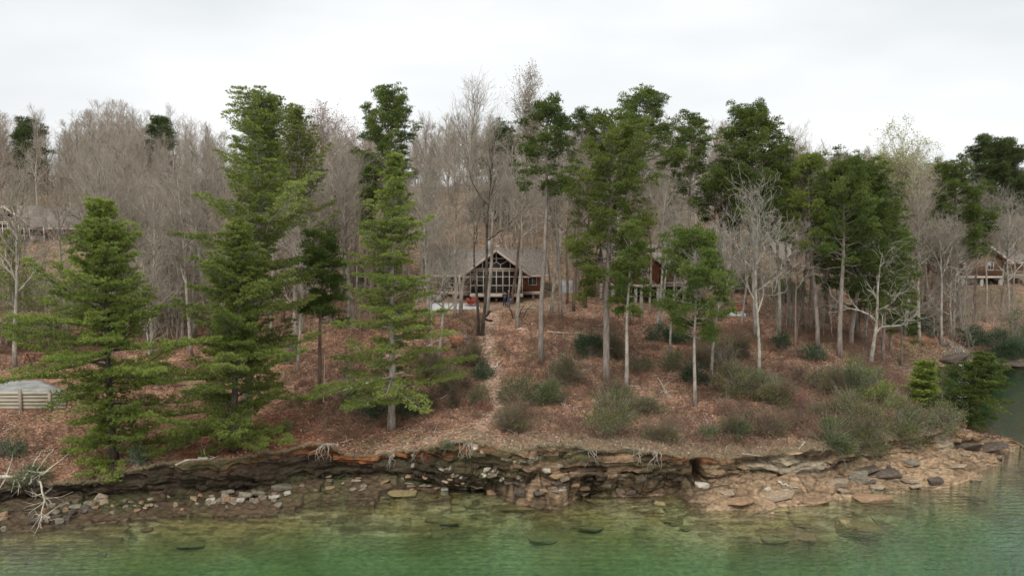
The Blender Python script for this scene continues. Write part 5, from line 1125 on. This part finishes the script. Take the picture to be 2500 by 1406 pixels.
# ------------------------------------------------------------------ shrubs
def shrub(px, py, w, h, label, m='laurel', dens=1., name='shrub', cat='shrub', group=None, Y=None, leaf=.13, seed=None, twiggy=.4, hang=0):
    b = hit(px, py) if Y is None else atY(px, Y); k = b[1] / F; W = w * k / 2; H = h * k; rs = np.random.RandomState(seed or int(px * 7 + py))
    r = empty(name, (b[0], b[1], b[2] - .05), label, cat, group); tr = MB(); lf = MB(); nl = max(7, int(9 + W * 7.0)); lob = []; leaf = leaf * (1 + max(0, b[1] - 70) / 90)
    for _ in range(nl):
        a = rs.rand() * 6.3; q = rs.rand() ** .6; c = np.array([math.cos(a) * q * W * .95, math.sin(a) * q * W * .8, H * rs.uniform(.12, 1.) * (1 - .45 * q * q) - hang * q * H]); lob.append((c, rs.uniform(.12, .30) * min(W, H) + .10))
        tr.path([(0, 0, 0), (c[0] * .4, c[1] * .4, c[2] * .6), c], [.03, .02, .01], 4)
    C_, D_, T_ = [], [], []
    for c, rd in lob:
        n = int(250 * dens * (rd / .4) ** 2 * (.13 / leaf) ** 2); d = rs.normal(size=(n, 3)); d /= np.linalg.norm(d, axis=1, keepdims=True); tone = rs.normal(.5, .2)
        q = c + d * rd * rs.uniform(.3, 1.45, (n, 1)) * [1.2, 1.2, .85]; q[:, 2] = np.maximum(q[:, 2], .03 - hang * H); C_.append(q); D_.append(d + [0, 0, .5] + rs.normal(size=(n, 3)) * .4); T_.append(np.clip(tone + rs.normal(size=n) * .16, 0, 1))
        nt_ = int(9 * (.5 + twiggy) * (1 + rd)); e = c + rs.normal(size=(nt_, 3)) * rd * 1.3; s_ = c * .55 + rs.normal(size=(nt_, 3)) * .08; tr.tubes(s_, e + [0, 0, rd * .3], .010, .006, 3)
    lf.leaves(np.concatenate(C_), np.concatenate(D_), leaf, leaf * .5, rs, np.concatenate(T_))
    tr.build('stems', M['stem_brown'] if twiggy > 1.5 else M['bark_grey'], r); lf.build('foliage', M[m], r); return r
SH = [(1440, 868, 76, 54, 'rounded dark green bush left of the largest pine trunk', 'laurel_dark', 1.2), (1612, 830, 62, 42, 'dark evergreen bush below the red cabin, left one', 'laurel_dark', 1.1), (1662, 838, 60, 42, 'dark evergreen bush below the red cabin stairs', 'laurel_dark', 1.1),
      (1262, 985, 86, 70, 'grey green laurel right of the path', 'laurel', 1.1), (1338, 982, 84, 58, 'greener laurel touching the grey green laurel', 'laurel', 1.2), (1178, 922, 64, 36, 'low green shrub left of the path beside the short log', 'laurel_dark', 1.),
      (1490, 1062, 138, 122, 'tall olive shrub in front of the largest pine trunk', 'olive_leaf', .9), (1098, 960, 62, 92, 'upright olive shrub right of the cone shaped pine', 'olive_leaf', .7), (858, 985, 76, 108, 'olive laurel left of the cone shaped pine', 'laurel', .7),
      (900, 1018, 100, 70, 'dark laurel under the left side of the cone shaped pine', 'laurel_dark', 1.1), (1000, 1012, 110, 74, 'dark laurel under the right side of the cone shaped pine', 'laurel_dark', 1.1), (1165, 985, 60, 60, 'brownish laurel left of the path near the brink', 'olive_leaf', .7),
      (1800, 968, 110, 100, 'olive bush left of the pale branching tree', 'olive_leaf', .9), (1905, 985, 130, 62, 'wide grey green bush right of the pale branching tree', 'olive_leaf', .8), (1850, 960, 100, 70, 'green brown bush at the foot of the pale branching tree', 'laurel', .8),
      (2090, 965, 130, 96, 'large soft green bush on the back of the point', 'laurel', 1.), (2110, 1095, 150, 150, 'largest olive bush overhanging the brink of the point', 'olive_leaf', 1.), (2025, 1085, 110, 76, 'olive green bush at the brink left of the largest one', 'laurel', .9),
      (2195, 1085, 110, 126, 'green bush at the brink right of the largest one', 'olive_leaf', 1.), (1795, 1072, 64, 60, 'small bright green bush above the tan shelf', 'laurel', 1.2), (1728, 1072, 58, 34, 'small grey green bush above the dark crack', 'laurel', 1.),
      (1905, 855, 54, 46, 'small dark bush on the slope behind the red leaved sapling', 'laurel_dark', 1.2), (1985, 878, 70, 36, 'dark bush at the foot of the point trunks', 'laurel_dark', 1.), (2440, 868, 120, 64, 'dark rhododendron above the far inlet rocks', 'laurel_dark', 1.1),
      (2375, 845, 80, 50, 'dark green shrub above the white blossoming bush', 'laurel_dark', 1.), (2250, 812, 110, 46, 'low dark thicket left of the inlet slope', 'laurel_dark', .8), (30, 1112, 70, 40, 'small dark green shrub below the retaining wall', 'laurel_dark', .8),
      (75, 1178, 90, 46, 'green brown shrub above the fallen tree', 'laurel', .7), (2255, 1000, 110, 60, 'pale olive shrub at the narrow neck of the point', 'olive_leaf', .9), (2305, 1048, 90, 70, 'twiggy grey green bush left of the drooping hemlock', 'olive_leaf', .6),
      (1640, 905, 70, 50, 'brown green shrub below the red cabin', 'olive_leaf', .8), (1690, 935, 80, 60, 'dark laurel behind the twin grey stems', 'laurel_dark', .9), (705, 890, 66, 100, 'sparse grey green laurel left of the slim dark pine', 'olive_leaf', .5),
      (1765, 905, 70, 90, 'brownish shrub between the leaning tree and the branching tree', 'olive_leaf', .6), (2150, 990, 90, 60, 'yellow green bush on the shoulder of the point', 'pine_white', .8), (2000, 950, 70, 50, 'olive bush behind the red leaved sapling', 'olive_leaf', .7),
      (1370, 905, 50, 26, 'tiny green shrub among branches right of the tall pine', 'laurel', .8), (1560, 905, 60, 40, 'low brown green shrub right of the largest pine', 'olive_leaf', .7), (1100, 1092, 36, 18, 'small green clump near the brink', 'laurel', 1.),
      (700, 1052, 40, 26, 'tiny pine seedling on red needles', 'pine_white', .8), (335, 1138, 46, 58, 'dark ivy clump hanging at the brink between the left pines', 'laurel_dark', 1.2),
      (1590, 1010, 80, 40, 'brown green brush clump beneath the slender pine', 'olive_leaf', .5), (2060, 1010, 90, 60, 'olive bush in the middle of the point', 'olive_leaf', .9), (2230, 1050, 90, 60, 'tangled olive bush near the neck of the point', 'laurel', .7)]
for px, py, w, h, lb, m, d in SH: shrub(px, py, w, h, lb, m, d, hang=.25 if px > 2000 and py > 1080 else 0)
for px, py, w, h, lb, m in [(1952, 1010, 34, 76, 'red leaved sapling on the slope behind the olive bush', 'red_leaf'), (1985, 1032, 32, 22, 'small coral red bush above the brink', 'red_leaf'), (1768, 1008, 66, 30, 'rusty leaved shrub above the small bright green bush', 'rust_leaf'),
        (1180, 1000, 44, 20, 'bright red bush at the lower path', 'red_leaf'), (1412, 935, 18, 14, 'tiny red bush right of the greener laurel', 'red_leaf'), (1382, 968, 20, 14, 'small red tuft below the greener laurel', 'red_leaf'), (1940, 872, 46, 30, 'orange red bush behind the wide grey green bush', 'rust_leaf'),
        (2200, 985, 34, 18, 'rusty leaves on the far neck of the point', 'rust_leaf'), (2290, 938, 40, 12, 'coral leaves low over the inlet water', 'rust_leaf'), (2395, 860, 50, 20, 'pinkish leaves before the dark rhododendron', 'rust_leaf'), (2110, 850, 30, 40, 'rusty beech leaves behind the crooked grey tree', 'rust_leaf'),
        (1160, 540, 60, 60, 'russet beech sapling on the hillside above the cabin roof', 'rust_leaf')]:
    shrub(px, py, w, h, lb, m, .7, name='red_leaved_shrub', cat='shrub', leaf=.12)
rb_ = random.Random(32)
for k in range(34):
    px = rb_.uniform(1480, 2240) if k % 3 else rb_.uniform(1020, 1480); py = rb_.uniform(860, 1075) if px > 1480 else rb_.uniform(880, 1060)
    if abs(px - 1205) < 30: px += 70
    shrub(px, py, rb_.uniform(40, 100), rb_.uniform(30, 80), 'ragged half bare brush on the leafy slope ' + ('right of the largest pine' if px > 1500 else 'between the path and the largest pine' if px > 1230 else 'left of the path'), rb_.choice(['olive_leaf', 'rust_leaf', 'olive_leaf', 'laurel']), .28, name='brush_clump', cat='brush', group='ragged brush clumps on the slope', twiggy=2.2, leaf=.11)
shrub(2340, 876, 64, 34, 'white blossoming bush over the inlet rocks', 'white_bloom', .10, name='blossoming_shrub', cat='shrub', twiggy=1.)
shrub(2315, 846, 30, 20, 'small sprig of white blossom above the blossoming bush', 'white_bloom', .06, name='blossoming_shrub', cat='shrub', twiggy=1.)
for i, (px, Y, w, h) in enumerate([(430, 82, 130, 130), (350, 88, 110, 90), (520, 90, 120, 110), (480, 100, 120, 90), (180, 84, 110, 100), (60, 86, 130, 110), (700, 96, 90, 60), (880, 98, 80, 60), (300, 98, 120, 70), (120, 78, 80, 60), (1800, 104, 90, 60), (2110, 108, 110, 80), (2190, 104, 80, 60), (2490, 100, 80, 90), (560, 78, 80, 80)]):
    shrub(px, 0, w, h, 'green laurel thicket in the woods ' + ('behind the two left pines', 'left of the hillside clearing', 'behind the twin pines', 'far behind the twin pines', 'behind the broad left pine', 'below the hillside cabin', 'left of the slim dark pine', 'behind the cone shaped pine', 'up the left hillside', 'above the swing frame',
          'beyond the small patio', 'behind the point trunks', 'right of the point trunks', 'at the right edge above the inlet', 'just behind the dark trunked pine')[i], 'laurel', .55, Y=Y, leaf=.17, name='laurel_thicket', seed=900 + i)

# ------------------------------------------------------------------ what nobody could count
M['litter'] = leafmat('fallen_leaves', [(.16, .08, .05), (.31, .165, .105), (.45, .28, .195), (.58, .42, .32)], .1, .8)
M['brush'] = leafmat('brown_brush_stems', [(.15, .08, .05), (.28, .16, .105), (.40, .28, .20)], .05, .8)
M['drygrass'] = leafmat('dry_grass_blades', [(.22, .17, .10), (.38, .31, .20), (.50, .43, .30)], .2, .8)
rs = np.random.RandomState(99)
XA, YA, ZA = X[:, lip:], Yy[:, lip:], Z[:, lip:]; TA = np.broadcast_to(tt[lip:][None], XA.shape); PA = np.broadcast_to(gx[:, None], XA.shape)
ar = np.abs((XA[1:, 1:] - XA[:-1, :-1]) * (YA[1:, 1:] - YA[:-1, :-1]))
def scatter(n, w):
    W_ = (ar * w[:-1, :-1]).ravel(); W_ = W_ / W_.sum(); c = rs.choice(len(W_), n, p=W_); i, j = np.divmod(c, XA.shape[1] - 1); u, v = rs.rand(n), rs.rand(n)
    f = lambda A: (A[i, j] * (1-u) * (1-v) + A[i+1, j] * u * (1-v) + A[i, j+1] * (1-u) * v + A[i+1, j+1] * u * v)
    return np.stack([f(XA), f(YA), f(ZA)], 1)
inview = ((PA > -80) & (PA < 2590) & (ZA > .25)) * 1.
notfl = 1 - ((PA < 240) & (YA > 59.8) & (YA < 66)) * 1.
notfl = notfl * (1 - ((XA > -9.3) & (XA < 4.5) & (YA > 87.5) & (YA < 104)))
P = scatter(120000, inview * notfl * (YA < 98) * (1. / (YA / 55.) ** 2) * (.25 + fbm(XA * .5, YA * .5, 0, 201) * 1.5) * np.where(np.abs(XA - pc[:, lip:] - (YA - 80) * .012) < .7, .35, 1))
mb = MB(); d = rs.normal(size=P.shape) * [1, 1, .35]; mb.leaves(P + [0, 0, .03], d, .2, .13, rs, np.clip(rs.normal(.45, .25, len(P)), 0, 1)); tag(mb.build('leaf_litter', M['litter']), kind='stuff')
# brown brush: little fans of stems
slope_w = sstep(5.05, 5.3, TA) * (YA < 84) * (.15 + sstep(.42, .6, fbm(XA * .22, YA * .22, 0, 202)) * 1.3) * (1 - np.exp(-((XA - pc[:, lip:]) / 1.3) ** 2)) * (1 - .9 * np.exp(-((PA - 600) / 170.) ** 2) * (YA < 62))
P = scatter(11000, inview * notfl * slope_w)
mb = MB(); n = 7; S_ = np.repeat(P, n, 0); E = S_ + rs.normal(size=S_.shape) * [.22, .22, .1] + [0, 0, .42] * rs.uniform(.4, 1.4, (len(S_), 1)); tn = np.repeat(np.clip(rs.normal(.45, .22, len(P)), 0, 1), n)
mb.tubes(S_, E, .009, .005, 3, tn); S2 = S_ + (E - S_) * .6; E2 = E + rs.normal(size=E.shape) * .14; mb.tubes(S2, E2, .007, .004, 3, tn)
mb.leaves(E + rs.normal(size=E.shape) * .1, rs.normal(size=E.shape), .1, .06, rs, np.clip(tn + .1, 0, 1)); tag(mb.build('brushwood', M['brush']), kind='stuff')
# fallen sticks
P = scatter(900, inview * notfl * (YA < 90)); a = rs.rand(len(P)) * 6.3; l = rs.uniform(.3, 1.3, len(P)); d = np.stack([np.cos(a), np.sin(a) * .8, rs.normal(size=len(P)) * .12 + .1], 1) * l[:, None]
mb = MB(); mb.tubes(P + [0, 0, .05], P + d + [0, 0, .06], .028, .014, 4); mb.tubes(P + d * .5 + [0, 0, .06], P + d * .5 + rs.normal(size=P.shape) * .25 * l[:, None] + [0, 0, .15], .016, .008, 3); tag(mb.build('fallen_sticks', M['deadwood']), kind='stuff')
# dry grass fringe on the brink
P = scatter(17000, inview * (TA < 5.4) * (PA > 800) * (PA < 2350) * (1 - sstep(5.02, 5.4, TA)) * (.3 + sstep(900, 1500, PA))); n = 4; S_ = np.repeat(P, n, 0)
mb = MB(); mb.needles(P, np.tile([0, -.25, .6], (len(P), 1)) + rs.normal(size=P.shape) * .25, .2, .014, n, .45, rs, rs.rand(len(P))); tag(mb.build('dry_grass', M['drygrass']), kind='stuff')
lipP = np.stack([X[:, lip], Yy[:, lip], Z[:, lip]], 1)[(gx > 60) & (gx < 2330)]; i = rs.randint(0, len(lipP) - 1, 9000); P = lipP[i] + (lipP[i + 1] - lipP[i]) * rs.rand(9000, 1)
mb = MB(); mb.needles(P, np.tile([0, -.35, -.3], (len(P), 1)) + rs.normal(size=P.shape) * [.3, .25, .4], .22, .012, 3, .4, rs, rs.rand(len(P))); tag(mb.build('hanging_grass', M['drygrass']), kind='stuff')
# saplings and thicket through the woods
w_ = inview * (((YA > 72) & (PA < 700)) | ((YA > 78) & (PA < 1020)) | (YA > 100) | ((YA > 80) & (PA > 1850))) * (YA < 205) * (1 - ((XA > -12) & (XA < 7) & (YA < 106))) * (1 - ((XA > 12) & (XA < 27) & (YA < 106))) * (1 - ((XA > 36) & (XA < 54) & (YA < 126))) * (1 - ((XA > 68) & (YA < 134) & (YA > 105)) * .9) * (1 - .9 * ((PA < 230) & (YA > 95) & (YA < 124)))
P = scatter(5600, w_ * np.where(YA < 110, 2.5, 1) * np.where((YA < 104) & (PA < 1010), 2.2, 1) * np.where((YA > 104) & (YA < 150) & (PA > 1000) & (PA < 1700), 1.8, 1)); mb = MB()
for p in P:
    H_ = rs.uniform(2.2, 6.5); q = p.copy(); A0 = []; A1 = []; R0 = []; R1 = []; d = unit(np.array([rs.normal() * .12, rs.normal() * .12, 1])); k_ = 6; tn = rs.rand()
    for k in range(k_):
        e = q + d * H_ / k_; A0.append(q); A1.append(e); R0.append(.035 * (1 - k / k_) + .01); R1.append(.035 * (1 - (k + 1) / k_) + .01)
        for _ in range(3 if k else 1):
            b_ = q + (e - q) * rs.rand(); t_ = unit(d + rs.normal(size=3) * .65 + [0, 0, .2]) * H_ * rs.uniform(.1, .3); A0.append(b_); A1.append(b_ + t_); R0.append(.014); R1.append(.009)
            for _ in range(3): c_ = b_ + t_ * rs.uniform(.3, 1); A0.append(c_); A1.append(c_ + unit(t_ / .8 + rs.normal(size=3) * .5 * H_ * .12) * H_ * rs.uniform(.06, .16)); R0.append(.010); R1.append(.008)
        q = e; d = unit(d + rs.normal(size=3) * .12)
    mb.tubes(A0, A1, R0, R1, 3)
tag(mb.build('thicket', M['twig_far'], tint=False), kind='stuff')
# woods beyond the ridge, read only as a mass
tr, br, _ = bare_tree(19, seed=777, start=.2, spread=.26, limbs=16, up=1., lv=2, r0=.2, twig=.022, crook=.22); tr.v += br.v; tr.f += [f + tr.n for f in br.f]
BVt = np.concatenate(tr.v); BFt = np.concatenate(tr.f); mb = MB(); n_far = 0
while n_far < 170:
    Yf = rs.uniform(150, 205); px = rs.uniform(-120, 2620); x = PT(px, 500, Yf)[0]; zf_ = hgt(x, Yf); H_ = PT(px, SK(px) + rs.uniform(0, 50), Yf)[2] - zf_
    if H_ < 6: H_ = rs.uniform(6, 9)
    H_ = min(H_, 26); a = rs.rand() * 6.3; s_ = H_ / 19 ; ca, sa = math.cos(a), math.sin(a); V = BVt * s_ * [1, 1, 1]; V = np.stack([V[:, 0] * ca - V[:, 1] * sa, V[:, 0] * sa + V[:, 1] * ca, V[:, 2]], 1) + [x, Yf, zf_]
    mb.add(V, BFt); n_far += 1
tag(mb.build('far_woods', M['twig_far'], tint=False), kind='stuff')
